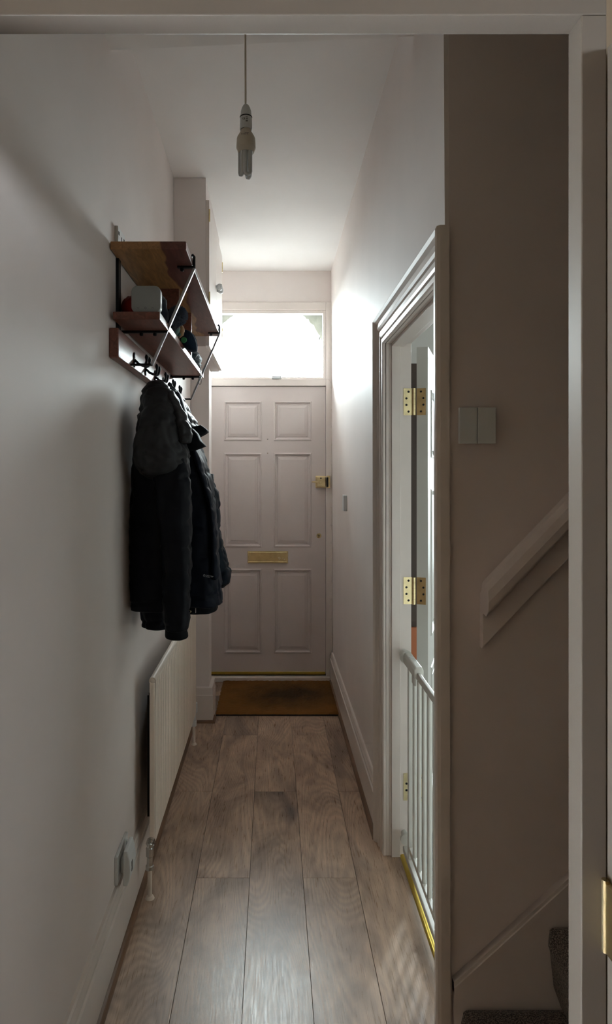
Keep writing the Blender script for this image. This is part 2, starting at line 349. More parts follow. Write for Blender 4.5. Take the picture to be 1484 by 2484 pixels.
# ---------------- panelled door leaf builder (local x 0..W, y 0 front .. T back, z)
def door_leaf(W, H, T, panels, both=True):
    m = MB()
    def face(y, sgn):
        xs_ = sorted({0, W}|{p[0] for p in panels}|{p[1] for p in panels}); zs_ = sorted({0, H}|{p[2] for p in panels}|{p[3] for p in panels})
        for i in range(len(xs_)-1):
            for j in range(len(zs_)-1):
                cx, cz = (xs_[i]+xs_[i+1])/2, (zs_[j]+zs_[j+1])/2
                if any(p[0] < cx < p[1] and p[2] < cz < p[3] for p in panels): continue
                m.add([(xs_[i], y, zs_[j]), (xs_[i+1], y, zs_[j]), (xs_[i+1], y, zs_[j+1]), (xs_[i], y, zs_[j+1])], [(0,1,2,3)])
        lv = [(0, 0), (.004, -.004), (.010, -.005), (.014, .006), (.020, .010), (.028, .010), (.031, .006), (.048, .0015), (.0485, .000)]
        for (x0, x1, z0, z1) in panels:
            vs = []
            for ins, d in lv:
                yy = y+sgn*d
                vs += [(x0+ins, yy, z0+ins), (x1-ins, yy, z0+ins), (x1-ins, yy, z1-ins), (x0+ins, yy, z1-ins)]
            fs = [(4*i+k, 4*i+(k+1)%4, 4*(i+1)+(k+1)%4, 4*(i+1)+k) for i in range(len(lv)-1) for k in range(4)]
            n = 4*(len(lv)-1); fs.append((n, n+1, n+2, n+3)); m.add(vs, fs)
    face(0, 1); face(T, -1)
    m.add([(0,0,0),(W,0,0),(W,T,0),(0,T,0)], [(0,1,2,3)]); m.add([(0,0,H),(W,0,H),(W,T,H),(0,T,H)], [(0,1,2,3)])
    m.add([(0,0,0),(0,T,0),(0,T,H),(0,0,H)], [(0,1,2,3)]); m.add([(W,0,0),(W,T,0),(W,T,H),(W,0,H)], [(0,1,2,3)])
    return m
S = 346.7
def dx(px): return (px-VX)/S
def dz(py): return CH-(py-VY)/S
d1 = empty('door_1', (-.438, YD, .045)); st(d1, 'taupe six-panel front door with brass fittings')
DW = .8115; DH = 2.0515-.045
pn = []
for (xa, xb) in ((543, 634.5), (663.5, 755.5)):
    for (ya, yb) in ((973, 1069.5), (1098.5, 1328), (1379.7, 1585)):
        pn.append((dx(xa)+.438, dx(xb)+.438, dz(yb)-.045, dz(ya)-.045))
m = door_leaf(DW, DH, .044, pn); m.v = [(x-.438, y+YD, z+.045) for x, y, z in m.v]
m.build('door_panel', M_DOOR, d1)
# brass weather strip
m = MB(); m.box(-.437, .372, YD-.010, YD, .040, .058); m.build('weather_strip', M_BRASS2, d1, bevel=.003)
# letter plate
m = MB(); x0, x1, z0, z1 = dx(600.2), dx(698.4), dz(1366), dz(1337); m.box(x0, x1, YD-.005, YD, z0, z1)
lp = m.build('letter_plate', M_BRASS, d1, bevel=.002); lp['label'] = 'brass letter plate with scratched flap'
m = MB(); m.box(x0+.006, x1-.006, YD-.011, YD-.005, z0+.010, z1-.006); fp = m.build('flap', M_BRASS, lp, bevel=.004, seg=3)
m = MB(); m.tube([(x0+.008, YD-.012, z0+.009), (x1-.008, YD-.012, z0+.009)], .0035); m.build('lip', M_BRASS, lp, smooth=True)
m = MB()
for pts in ([(.213,.03),(.222,.012)],[(.222,.012),(.228,.024)],[(.216,.024),(.226,.028),(.232,.016)],[(.240,.02),(.252,.022)],[(.255,.012),(.262,.016)]):
    m.tube([(x0+a, YD-.0112, z0+.035+(b-.02)*1.0) for a, b in pts], .0007, 5)
m.build('scratch', M_TRIM, lp)
# escutcheon
cx, cz = dx(773.4), dz(1299.6)
m = MB(); m.lathe([(.0001, -.005), (.012, -.005), (.0165, -.003), (.0175, 0)], (cx, YD, cz), 'y', 28); es = m.build('keyhole_escutcheon', M_BRASS, d1, smooth=True)
m = MB(); m.lathe([(.0001,-.0056), (.0042,-.0056), (.0042,-.004)], (cx, YD, cz+.004), 'y', 16); m.box(cx-.0022, cx+.0022, YD-.0056, YD-.004, cz-.010, cz+.003); m.build('keyhole', M_DARK, es)
m = MB()
for s in (-1, 1): m.lathe([(.0001,-.0058), (.0018,-.0058), (.0018,-.004)], (cx+s*.012, YD, cz), 'y', 10)
m.build('screw', M_BLACK, es)
for py in (1065.5, 1099.5):
    m = MB(); m.lathe([(.0001,-.004), (.0035,-.0035), (.005,0)], (dx(649), YD, dz(py)), 'y', 14); m.build('bolt', M_CHROME, d1, smooth=True)
# night latch
nl = empty('night_latch', (0, 0, 0)); nl.parent = d1; nl.location = (0, 0, 0)
x0, x1, z0, z1 = dx(765), dx(790), dz(1183), dz(1154.5)
m = MB(); m.box(x0, x1, YD-.010, YD, z0, z1); m.build('backplate', M_BRASS, nl, bevel=.003)
m = MB(); m.box(x0+.006, x1-.002, YD-.030, YD-.008, z0+.006, z1-.006); m.build('body', M_BRASS, nl, bevel=.005, seg=3)
kx, kz = dx(776), dz(1169)
m = MB(); m.lathe([(.0001,-.048), (.011,-.048), (.0125,-.045), (.0125,-.036), (.010,-.030)], (kx, YD, kz), 'y', 28); m.build('thumb_turn', M_BRASS, nl, smooth=True)
m = MB(); e0 = dx(755)
m.hexa([(e0, YD-.045, kz-.002),(kx, YD-.045, kz-.010),(kx, YD-.037, kz-.010),(e0, YD-.040, kz-.002),(e0, YD-.045, kz+.004),(kx, YD-.045, kz+.011),(kx, YD-.037, kz+.011),(e0, YD-.040, kz+.004)])
m.build('lever', M_BRASS, nl, bevel=.002)
m = MB(); m.lathe([(.0001,-.032), (.005,-.032), (.005,-.029)], (kx+.004, YD, kz+.026), 'y', 16); m.build('snib', M_DARK, nl)
# keep on the frame
m = MB(); x0, x1 = dx(791.5), dx(799.5)
m.box(x0, x1, YD-.040, YD-.019, dz(1184), dz(1154)); kp = m.build('latch_keep', M_BRASS, bpy.data.objects['trim_2'], bevel=.004, seg=3); kp['label'] = 'brass latch keep'
m = MB(); m.box(x0-.002, x0+.010, YD-.0415, YD-.030, dz(1181), dz(1158)); m.build('keep_slot', M_DARK, bpy.data.objects['trim_2'])
# black strips paint shade into the door edge gaps and block light leaks
m = MB(); m.box(.3735, .3765, YD+.001, YD+.05, .03, 2.05); m.box(-.44, .375, YD+.002, YD+.05, .028, .046); m.box(-.44, .375, YD+.046, YD+.055, 2.02, 2.098); m.box(-.442, -.4385, YD+.001, YD+.05, .03, 2.05); m.build('gap_shade_strip', M_DARK, bpy.data.objects['trim_2'])
# ---------------- outside : porch arch, paving
m = MB(); cxa, cza, ra = -.034, 2.29, .440; N = 90; rj = random.Random(8)
outer = []; inner = []
for i in range(N+1):
    a = PI*i/N; rq = ra+rj.uniform(-.008, .004); inner.append((cxa+rq*math.cos(a), cza+rq*math.sin(a)))
poly_out = [(.7, cza), (.7, 3.2), (-.8, 3.2), (-.8, cza)]
for i in range(N):
    (xa, za), (xb, zb) = inner[i], inner[i+1]
    m.hexa([(xa, 5.0, za), (xb, 5.0, zb), (xb, 5.14, zb), (xa, 5.14, za), (xa, 5.0, 3.2), (xb, 5.0, 3.2), (xb, 5.14, 3.2), (xa, 5.14, 3.2)])
m.box(-.85, .75, 4.86, 5.14, 3.2, 3.3); m.box(.70, .75, 4.86, 5.0, 0, 3.2); m.box(-.85, -.80, 4.86, 5.0, 0, 3.2); m.box(-.85, -.56, 4.861, 4.90, 0, 3.2); m.box(-.85, .75, 4.861, 4.90, 2.75, 3.2); m.box(cxa+ra, .75, 5.0, 5.14, 0, 3.2); m.box(-.85, cxa-ra, 5.0, 5.14, 0, 3.2)  # unseen roof and side walls added to keep sky light off the arch
pa = st(m.build('porch_arch', M_STONE)); pa.name = 'trim_4'; pa['label'] = 'grey-green stone arch outside the fanlight'
st(MB().box(-30, 30, 4.87, 60, -.15, -.12).build('ground', M_PAVE)); bpy.data.objects['ground'].name = 'floor.001'
# ---------------- baseboards
def base_profile(h): return [(0,0),(.018,0),(.018,h-.052),(.0215,h-.050),(.0215,h-.044),(.016,h-.040),(.017,h-.026),(.012,h-.012),(.0125,h-.006),(.008,h),(0,h)]
m = MB(); m.prism(base_profile(.2), lambda a, b, t: (XL+a, (.87, 3.86)[t], b)); st(m.build('baseboard_left', M_TRIM), 'moulded skirting board along the left wall')
m = MB(); m.prism(base_profile(.2), lambda a, b, t: (XR((ZF+.11, 4.60)[t], b)-a, (ZF+.11, 4.60)[t], b)); st(m.build('baseboard_right', M_TRIM), 'moulded skirting board along the right wall')
def qr(r=.016, n=6): return [(0,0)]+[(r*math.cos(PI/2*i/n), r*math.sin(PI/2*i/n)) for i in range(n+1)]
M_BEAD = mat('oak_bead', (.16, .09, .05), .45, nscale=20, namt=.35, stretch=(1, .1, 1))
m = MB(); m.prism(qr(), lambda a, b, t: (XL+.018+a, (.87, 3.84)[t], b)); st(m.build('trim_5', M_BEAD), 'oak quarter-round bead at the foot of the left skirting')
m = MB(); m.prism(qr(), lambda a, b, t: (XR((ZF+.11, 4.58)[t], 0)-.018-a, (ZF+.11, 4.58)[t], b)); st(m.build('trim_6', M_BEAD), 'oak quarter-round bead at the foot of the right skirting')
# ---------------- pier (nib) with skirting
st(MB().box(XL, -.369, 3.868, 4.02, 0, 2.063).build('wall_nib', M_WALL, bevel=.002), 'narrow projecting pier left of the front door')
m = MB(); P0 = base_profile(.2)
def corner_skirt(m, prof):
    # along face y=3.868 from XL to -.369 then along x=-.369 to 4.04 with mitre
    secs = [lambda a, b: (XL+.02, 3.868-a, b), lambda a, b: (-.369+a, 3.868-a, b), lambda a, b: (-.369+a, 4.04, b)]
    m.rings([[f(a, b) for a, b in prof] for f in secs])
corner_skirt(m, [(0,0),(.024,0),(.024,.155),(.021,.160),(.021,.192),(.020,.2),(0,.2)])
st(m.build('baseboard_nib', M_TRIM), 'plain skirting round the pier'); bpy.data.objects['baseboard_nib'].name = 'baseboard_pier'
m = MB(); secs = [lambda a, b: (XL+.04, 3.844-a, b), lambda a, b: (-.345+a, 3.844-a, b), lambda a, b: (-.345+a, 3.93, b)]
m.rings([[f(a, b) for a, b in qr(.014)] for f in secs]); st(m.build('trim_7', M_BEAD), 'bead round the pier skirting')
# ---------------- lounge doorway : casing, lining
prof = [(0,0),(0,.008),(.004,.012),(.018,.012),(.022,.007),(.027,.013),(.034,.016),(.050,.015),(.054,.009),(.059,.016),(.066,.021),(.072,.0195),(.088,.018),(.096,.027),(.104,.033),(.110,.030),(.112,.022),(.112,0)]
XC = .432
def sec(fn): return [fn(w_, p_) for w_, p_ in prof]
m = MB(); m.rings([sec(lambda a, p: (XC-p, ZN-a, 0)), sec(lambda a, p: (XC-p-.003, ZN-a, HT+a)), sec(lambda a, p: (XC-p-.003, ZF+a, HT+a)), sec(lambda a, p: (XC-p, ZF+a, 0))])
st(m.build('trim_8', M_TRIM), 'moulded architrave round the lounge doorway')
m = MB()
m.box(XC+.012, .528, ZF, ZF+.025, 0, HT+.02); m.box(XC+.012, .528, ZN-.025, ZN, 0, HT+.02); m.box(XC+.012, .528, ZN, ZF, HT, HT+.02)
m.box(XC+.020, .485, ZF-.010, ZF, 0, HT); m.box(XC+.020, .500, ZN, ZN+.010, 0, HT); m.box(XC+.020, .500, ZN, ZF, HT-.012, HT)
# plaster return behind the casing
m.box(XC, XC+.012, ZF, ZF+.03, 0, HT+.02); m.box(XC, XC+.012, ZN-.03, ZN, 0, HT+.02); m.box(XC, XC+.012, ZN-.02, ZF+.02, HT, HT+.03)
st(m.build('trim_9', M_TRIM, bevel=.0015), 'painted lining of the lounge doorway')
# brass threshold
m = MB(); m.prism([(0,0),(.004,.0045),(.010,.006),(.019,.0055),(.021,.008),(.026,.0085),(.040,.004),(.042,0)], lambda a, b, t: (.484+a, (ZN, ZF)[t], b)); st(m.build('trim_10', M_BRASS2, smooth=True), 'gold-coloured threshold strip in the lounge doorway')
# ---------------- lounge shell
st(MB().box(.515, 4.2, 1.70, 4.86, -.004, .006).build('floor_lounge', M_LCARPET), 'pale carpet of the lounge'); bpy.data.objects['floor_lounge'].name = 'floor.002'
st(MB().box(4.1, 4.2, 1.6, 4.9, 0, 2.8).build('wall_lounge_far', M_LOUNGE)); bpy.data.objects['wall_lounge_far'].name = 'wall_lounge_east'
st(MB().box(.53, 4.2, 1.70, 4.86, 2.7, 2.9).build('ceiling_lounge', M_LOUNGE)); bpy.data.objects['ceiling_lounge'].name = 'ceiling.002'
st(MB().box(.53, 4.2, 1.70, 1.74, 0, 2.7).build('wall_lounge_near', M_LOUNGE)); bpy.data.objects['wall_lounge_near'].name = 'wall_lounge_south'
m = MB(); WX0, WX1, WZ0, WZ1 = 1.15, 3.55, .70, 2.50
m.box(.53, WX0, 4.70, 4.86, 0, 2.7); m.box(WX1, 4.2, 4.70, 4.86, 0, 2.7); m.box(WX0, WX1, 4.70, 4.86, 0, WZ0); m.box(WX0, WX1, 4.70, 4.86, WZ1, 2.7)
st(m.build('wall_lounge_window', M_LOUNGE)); bpy.data.objects['wall_lounge_window'].name = 'wall_lounge_north'
w2 = empty('window_2', (2.35, 4.72, WZ0)); st(w2, 'lounge window')
m = MB(); k = .05
for (x0, x1, z0, z1) in ((WX0, WX0+k, WZ0, WZ1), (WX1-k, WX1, WZ0, WZ1), (WX0+k, WX1-k, WZ0, WZ0+k), (WX0+k, WX1-k, WZ1-k, WZ1), (2.325, 2.375, WZ0+k, WZ1-k), (WX0+k, 2.325, 1.58, 1.62), (2.375, WX1-k, 1.58, 1.62)):
    m.box(x0, x1, 4.72, 4.76, z0, z1)
m.build('window_frame', M_CREAM, w2)
for xa_, xb_, mm_ in ((WX0+k, 1.60, M_DIMGLASS), (1.60, 1.84, M_GLASS), (1.84, WX1-k, M_DIMGLASS)):  # tinted sides cut the daylight; clear strip added to throw streaks on the floor
    MB().box(xa_, xb_, 4.738, 4.742, WZ0+k, WZ1-k).build('pane', mm_, w2)
# ---------------- lounge door (open)
ang = math.radians(71)
d2 = empty('door_2', (.548, ZF-.002, .012)); d2.rotation_euler = (0, 0, PI/2-(PI/2-0)+0); st(d2, 'cream six-panel lounge door standing open')
LW, LH, LT = .745, 1.918, .042
pn2 = []
for (xa, xb) in ((.105, .335), (.415, .645)):
    for (za, zb) in ((.19, .68), (.80, 1.38), (1.50, 1.77)): pn2.append((xa, xb, za, zb))
m = door_leaf(LW, LH, LT, pn2)
# local: x along leaf from hinge, y: 0 = hall face, T = room face. leaf dir (cos a', sin a')
phi = ang; u = Vector((math.cos(phi), math.sin(phi), 0)); nrm = Vector((math.sin(phi), -math.cos(phi), 0))   # nrm = hall face normal
piv = Vector((.548, ZF-.002, .012))
def dl(x, y, z): return tuple(piv+u*x+nrm*(LT-y)+Vector((0, 0, z)))
m.v = [dl(*p) for p in m.v]
m.build('door_panel', M_CREAM, d2)
hz = []
for py in (974, 1434, 0):
    zc = CH-(py-VY)*2.5/F if py else .262
    hg = empty('hinge', (0, 0, 0)); hg.parent = d2
    def hb(m2, x0, x1, z0, z1, th=.0018):   # plate on jamb, faces -Y
        return m2.box(x0, x1, ZF-.0005-th, ZF, z0, z1)
    m2 = MB(); m2.box(.498, .529, ZF-.0025, ZF-.0002, zc-.051, zc+.051); m2.build('jamb_leaf', M_BRASS, hg)
    m2 = MB(); y0 = -.0015
    pts = [(y0, LT-.034), (y0, LT), (0, LT), (0, LT-.034)]
    m2.prism(pts, lambda a, b, t: dl(a, b, zc-.012+(-.051, .051)[t])); m2.build('door_leaf_plate', M_BRASS, hg)
    m2 = MB(); kc = (.5362, ZF-.0050)
    prof_k = []
    for q in range(5):
        za = -.052+q*.0208; prof_k += [(.0062, za+.0008), (.0070, za+.0012), (.0070, za+.0196), (.0062, za+.02)]
    m2.lathe(prof_k, (kc[0], kc[1], zc), 'z', 16); m2.build('knuckle', M_BRASS, hg, smooth=True)
    for dz_, inx in ((.038, .030), (.013, .022), (-.012, .022), (-.037, .030)):
        m2 = MB(); m2.lathe([(.0001, -.0036), (.0038, -.0036), (.0045, -.0024)], (.495+inx-.008, ZF, zc+dz_), 'y', 12)
        sc_ = m2.build('screw', M_BLACK, hg)
        m2 = MB(); c0 = Vector(dl(-.0025, LT-.009-(.013 if inx < .025 else .004)-.003, zc-.012+dz_)); r_ = .004
        ring = [c0+nrm*(r_*math.cos(2*PI*k_/12))+Vector((0,0,r_*math.sin(2*PI*k_/12))) for k_ in range(12)]
        m2.add([tuple(p) for p in ring]+[tuple(p+u*.0015) for p in ring], [tuple(range(12))]+[(k_, (k_+1)%12, 12+(k_+1)%12, 12+k_) for k_ in range(12)])
        m2.build('screw', M_BLACK, hg)
d2.rotation_euler = (0, 0, 0)
# ---------------- near opening (frame at y .8325-.87)
OX = .389; OH = 2.034; OY0, OY1 = .8325, .870
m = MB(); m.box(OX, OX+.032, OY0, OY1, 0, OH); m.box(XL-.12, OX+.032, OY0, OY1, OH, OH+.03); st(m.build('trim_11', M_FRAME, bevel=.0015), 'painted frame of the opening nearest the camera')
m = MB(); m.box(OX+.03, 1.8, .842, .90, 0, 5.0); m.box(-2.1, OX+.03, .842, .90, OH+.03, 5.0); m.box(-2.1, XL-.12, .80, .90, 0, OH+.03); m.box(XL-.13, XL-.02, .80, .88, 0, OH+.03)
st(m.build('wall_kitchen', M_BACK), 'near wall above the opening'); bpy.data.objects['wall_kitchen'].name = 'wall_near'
st(MB().box(-.8, 1.8, .50, .86, -.004, .0).build('xx', M_FLOOR)); bpy.data.objects['xx'].name = 'floor.003'
# back room
st(MB().box(-2.1, 1.8, -3.2, .50, -.02, .0).build('xx', M_FLOOR)); bpy.data.objects['xx'].name = 'floor.004'
st(MB().box(-2.1, 1.8, -3.2, .842, 2.5, 2.6).build('xx', M_BACK)); bpy.data.objects['xx'].name = 'ceiling.003'
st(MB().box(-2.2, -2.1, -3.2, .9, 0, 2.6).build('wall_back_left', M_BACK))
m = MB(); m.box(1.8, 1.9, -3.2, -1.25, 0, 2.6); m.box(1.8, 1.9, -.75, .9, 0, 2.6); m.box(1.8, 1.9, -1.25, -.75, 0, 2.00); m.box(1.8, 1.9, -1.25, -.75, 2.42, 2.6); st(m.build('wall_back_right', M_BACK))  # unseen window opening, placed to light the lintel and leave the right post shaded
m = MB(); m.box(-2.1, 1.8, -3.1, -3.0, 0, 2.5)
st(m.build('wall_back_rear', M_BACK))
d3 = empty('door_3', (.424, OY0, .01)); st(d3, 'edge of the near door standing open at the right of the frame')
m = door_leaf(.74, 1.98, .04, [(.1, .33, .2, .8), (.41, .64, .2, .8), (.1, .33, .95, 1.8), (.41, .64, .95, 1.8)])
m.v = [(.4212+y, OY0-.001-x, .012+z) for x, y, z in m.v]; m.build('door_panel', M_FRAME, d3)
m = MB(); m.lathe([(.005, -.045), (.005, .045)], (.4165, OY0-.006, .905), 'z', 12); m.box(.414, .4210, OY0-.035, OY0-.006, .862, .948); m.build('hinge', M_BRASS, d3)
# ---------------- stairwell shell
st(MB().box(3.6, 3.7, .85, 1.7, 0, 5.0).build('wall_stair_end', M_STAIRWALL)); st(MB().box(-.5, 3.7, .85, 1.7, 4.9, 5.0).build('xx', M_STAIRWALL)); bpy.data.objects['xx'].name = 'ceiling.004'
st(MB().box(1.75, 3.7, .842, .90, 0, 5.0).build('wall_stair_near', M_STAIRWALL)); st(MB().box(.36, .44, .9, 1.62, 2.80, 5.0).build('wall_stair_top', M_STAIRWALL))
# stairs
stz = empty('staircase', (1.3, 1.25, 0), 'dark brown-grey carpeted stairs rising to the right behind the near frame', 'stairs')
R_, G_ = .1985, .208
for i in range(7):
    x0 = .447+i*G_; h1 = .169+i*R_; h0 = h1-.169 if i == 0 else h1-R_
    rr = .028; pts = [(x0+.040, h0)]
    pts += [(x0+.022, h0+.05), (x0+.008, h1-.055)]
    for k_ in range(9):
        a = PI-(PI*.5)*k_/8
        pts.append((x0+.042+.042*math.cos(a), h1-.040+.040*math.sin(a)))
    pts += [(x0+G_+.06, h1), (x0+G_+.06, max(h0-.02, 0))]
    # rounded front corner against the wall : sections along y
    m = MB(); ys = [(.905, 0), (1.560, 0), (1.578, .003), (1.592, .012), (1.598, .030)]
    secs = []
    for yy, ins in ys: secs.append([(max(px_, x0+ins) if True else px_, yy, min(pz, h1-ins*.45)) for px_, pz in pts])
    m.rings(secs); s_ = m.build('carpeted_step', M_STAIRCARPET, stz, smooth=True)
# string (skirting) along wall
sl = (.469-.207)/(.716-.423)
def sh(x): return .207+(x-.423)*sl*1.02
m = MB(); pl = [(.440, 0), (.440, sh(.440)), (2.2, sh(2.2)), (2.2, .4), (2.0, 0)]
m.prism(pl, lambda a, b, t: (a, (1.600, 1.6192)[t], b)); stg = m.build('string_board', M_STAIRWALL, stz)
m = MB(); m.rings([[(x, 1.6192-p, sh(x)+q) for p, q in ((0, -.028), (.022, -.028), (.022, -.012), (.014, -.006), (.014, 0), (0, 0))] for x in (.440, 2.2)]); m.build('string_moulding', M_STAIRWALL, stz)
# handrail
hr = empty('handrail', (.55, 1.60, 1.15), 'painted wooden handrail fixed to the stair wall, rising right', 'handrail')
hs = Vector((1, 0, 1.045)).normalized(); hn = Vector((-hs.z, 0, hs.x))
# section in (out from wall p, up n)
sect = [(0,-.085),(.020,-.085),(.022,-.030),(.028,-.024),(.050,-.026),(.062,-.018),(.066,0),(.062,.018),(.050,.030),(.034,.034),(.018,.028),(.010,.012),(0,.010)]
m = MB(); st0 = Vector((.507, 1.620, 1.150)); rings = []
for t in (0, 1.9):
    ring = []
    for p, n_ in sect:
        base = st0+hs*t+Vector((0, -p, 0))
        if t == 0:   # plumb cut
            ring.append(tuple(base+Vector((0, 0, n_*1.42))))
        else: ring.append(tuple(base+hn*n_))
    rings.append(ring)
m.rings(rings); m.build('rail', M_STAIRWALL, hr, bevel=.003)
# ------------------------------------------------------------------ wall plates
ls = empty('light_switch', at(1157, 1078, 1.61), 'large square double-rocker switch on the stair wall', 'switch')
def bx(m, pa, pb, y0, y1):
    a = at(pa[0], pa[1], y0); b = at(pb[0], pb[1], y0); return m.box(min(a.x, b.x), max(a.x, b.x), y0, y1, min(a.z, b.z), max(a.z, b.z))
m = MB(); bx(m, (1121, 993), (1196, 1073), 1.596, 1.620); m.build('backplate', M_WHITE, ls, bevel=.002)
m = MB(); bx(m, (1114, 988), (1157.6, 1076), 1.586, 1.597); m.build('rocker', M_WHITE, ls, bevel=.0015)
m = MB(); bx(m, (1158.8, 988), (1203, 1076), 1.586, 1.597); m.build('rocker', M_WHITE, ls, bevel=.0015)
m = MB(); m.box(XR(3.7, 1.4)-.020, XR(3.7, 1.4), 3.715, 3.785, 1.235, 1.325); sw = m.build('wall_sensor', M_WHITE, bevel=.003); tag(sw, 'small white plastic box on the right wall near the front door', 'switch')
# meter plate above shelf
m = MB(); m.box(XL, XL+.010, 2.005, 2.10, 2.135, 2.205); pl_ = m.build('wall_plate', M_WHITE, bevel=.002); tag(pl_, 'thin white plastic plate on the left wall just above the top shelf', 'wall plate')
for q_ in ((2.050, 2.056, 2.140, 2.185), (2.012, 2.024, 2.180, 2.190), (2.080, 2.092, 2.180, 2.190)):
    m = MB(); m.box(XL+.0101, XL+.0108, *q_); m.build('slot', M_DARK, pl_)
# contact sensor and cable
m = MB(); m.box(dx(659), dx(682), YD-.030, YD-.010, 2.103, 2.124); cs = m.build('contact_sensor', M_WHITE, bevel=.004, seg=3); tag(cs, 'small white sensor box on the rail below the fanlight', 'sensor')
m = MB(); yy = YD-.024
pth = [(dx(660), yy, 2.108), (dx(645), yy, 2.102), (dx(600), yy, 2.103)]
m.tube(pth, .0022, 6)
pth = [(dx(684), yy, 2.110), (dx(745), yy, 2.108), (dx(755), yy, 2.104), (dx(790), yy, 2.104), (dx(799), yy, 2.094), (dx(803), yy, 2.07), (dx(804), yy, 2.02)]
rng = random.Random(3)
zz = 2.02
while zz > .22:
    zz -= .06; pth.append((dx(804)+rng.uniform(-.0022, .0018), yy, zz))
pth += [(dx(800), yy, .19), (dx(797), yy-.002, .13), (dx(799), yy-.002, .05)]
m.tube(pth, .0024, 6)
cb_ = m.build('sensor_cable', M_TRIM, smooth=True); tag(cb_, 'thin painted cable clipped down the right side of the front door frame', 'cable')
for py in (940, 995, 1036, 1077, 1126, 1183, 1230, 1273, 1315, 1358, 1408, 1452, 1501, 1541, 1582):
    m = MB(); m.box(dx(801), dx(805.5), YD-.030, YD-.019, dz(py)-.005, dz(py)+.004); m.build('cable_clip', M_TRIM, cb_, bevel=.001)
# plug-in unit and socket near floor on left wall
sk = empty('wall_socket', (XL, 2.08, .20), 'white socket plate low on the left wall in front of the radiator', 'socket')
m = MB(); m.box(XL, XL+.010, 2.00, 2.145, .205, .292); m.build('faceplate', M_WHITE, sk, bevel=.002)
m = MB(); m.box(XL+.0101, XL+.012, 2.118, 2.130, .262, .276); m.build('rocker', M_WHITE, sk)
pg = empty('plug_in_unit', (XL+.03, 2.06, .21), 'chunky white plug-in unit pushed into the low wall socket', 'plug')
m = MB(); m.box(XL+.011, XL+.024, 2.035, 2.085, .222, .268); m.build('plug_body', M_WHITE, pg, bevel=.003)
m = MB(); prf = [(.024,.196),(.036,.196),(.043,.215),(.046,.245),(.043,.275),(.036,.302),(.024,.302)]
m.prism(prf, lambda a, b, t: (XL+a, (2.012, 2.098)[t], b)); m.build('housing', M_WHITE, pg, bevel=.003)
m = MB(); m.prism([(.0465,.232),(.0475,.232),(.0475,.262),(.0465,.262)], lambda a, b, t: (XL+a-.001, (2.03, 2.045)[t], b)); m.build('button', M_GREYTXT, pg)
# ------------------------------------------------------------------ doormat
m = MB(); rng = random.Random(5); nx, ny = 60, 46; X0, X1, Y0, Y1 = -.338, .400, 3.945, 4.572
vs = []; fs = []
for j in range(ny+1):
    for i in range(nx+1):
        x = X0+(X1-X0)*i/nx; y = Y0+(Y1-Y0)*j/ny; z = .016+rng.uniform(-.0025, .0025)
        if i in (0, nx): x += rng.uniform(-.003, .003); z = .010
        if j in (0, ny): y += rng.uniform(-.003, .003); z = .010
        vs.append((x, y, z))
for j in range(ny):
    for i in range(nx): fs.append((j*(nx+1)+i, j*(nx+1)+i+1, (j+1)*(nx+1)+i+1, (j+1)*(nx+1)+i))
m.add(vs, fs)
mt = empty('doormat', (.03, 4.26, 0), 'worn brown coir doormat in front of the front door', 'doormat')
m.build('coir_pile', M_COIR, mt)
m = MB(); m.box(X0+.003, X1-.003, Y0+.003, Y1-.003, 0, .0075); m.build('rubber_backing', M_DARK, mt)
# ------------------------------------------------------------------ radiator
rd = empty('radiator', (-.42, 2.9, .16), 'long white ribbed panel radiator on the left wall under the coats', 'radiator')
XF = -.400; ra0, ra1 = 2.285, 3.50; rz0, rz1 = .165, .742
m = MB(); pts = []
npitch = 30; pit = (ra1-ra0-.05)/npitch; y = ra0+.025
pts.append((y-.018, XF-.004)); 
for i in range(npitch):
    pts += [(y, XF), (y+pit*.62, XF), (y+pit*.70, XF-.008), (y+pit*.88, XF-.008)]
    y += pit
pts += [(y, XF), (ra1-.004, XF-.004)]
hs_ = [(rz0, -.010), (rz0+.012, -.002), (rz0+.035, 0), (rz1-.045, 0), (rz1-.012, -.001), (rz1-.004, -.004), (rz1, -.010)]
vs = []; fs = []; n = len(pts)
for k_, (h, o_) in enumerate(hs_):
    for (yy, xx) in pts:
        x_ = xx if k_ in (2, 3) else XF-.002
        vs.append((x_+o_, yy, h))
for k_ in range(len(hs_)-1):
    for i in range(n-1): fs.append((k_*n+i, k_*n+i+1, (k_+1)*n+i+1, (k_+1)*n+i))
m.add(vs, fs); m.box(XF-.020, XF-.010, ra0+.007, ra1-.004, rz0, rz1)
# pressed slots at bottom and top : small light ovals
for i in range(npitch):
    yb = ra0+.025+i*pit+pit*.31
    m.lathe([(.0001, .001), (.0035, .0005), (.004, 0)], (XF, yb, rz0+.028), 'x', 8); m.lathe([(.0001, .0008), (.003, .0005), (.0035, 0)], (XF, yb, rz1-.040), 'x', 8)
m.build('front_panel', M_RAD, rd)
m = MB(); m.tube([(XF-.014, ra0+.004, rz1-.008), (XF-.014, ra1, rz1-.008)], .0125, 14); m.build('top_rail', M_RAD, rd, smooth=True)
m = MB(); m.lathe([(.008, -.002), (.0085, 0)], (XF-.014, ra0+.003, rz1-.008), 'y', 16); m.build('end_plug', M_RAD, rd)
m = MB(); m.box(XF-.024, XF-.005, ra0, ra0+.012, rz0+.02, rz1-.010); m.build('end_cap', M_RAD, rd, bevel=.004)
for y in (ra0+.25, ra1-.25):
    m = MB(); m.box(XL, XF-.018, y, y+.04, rz0+.1, rz1-.16); m.build('wall_bracket', M_RAD, rd)
m = MB()
for i in range(38): y = ra0+.10+i*.0285; m.box(XF-.050, XF-.020, y, y+.0015, rz0+.05, rz1-.09)
m.build('convector_fins', M_DARK, rd)  # fins coloured near-black, painting in the shadow of the gap behind the panel
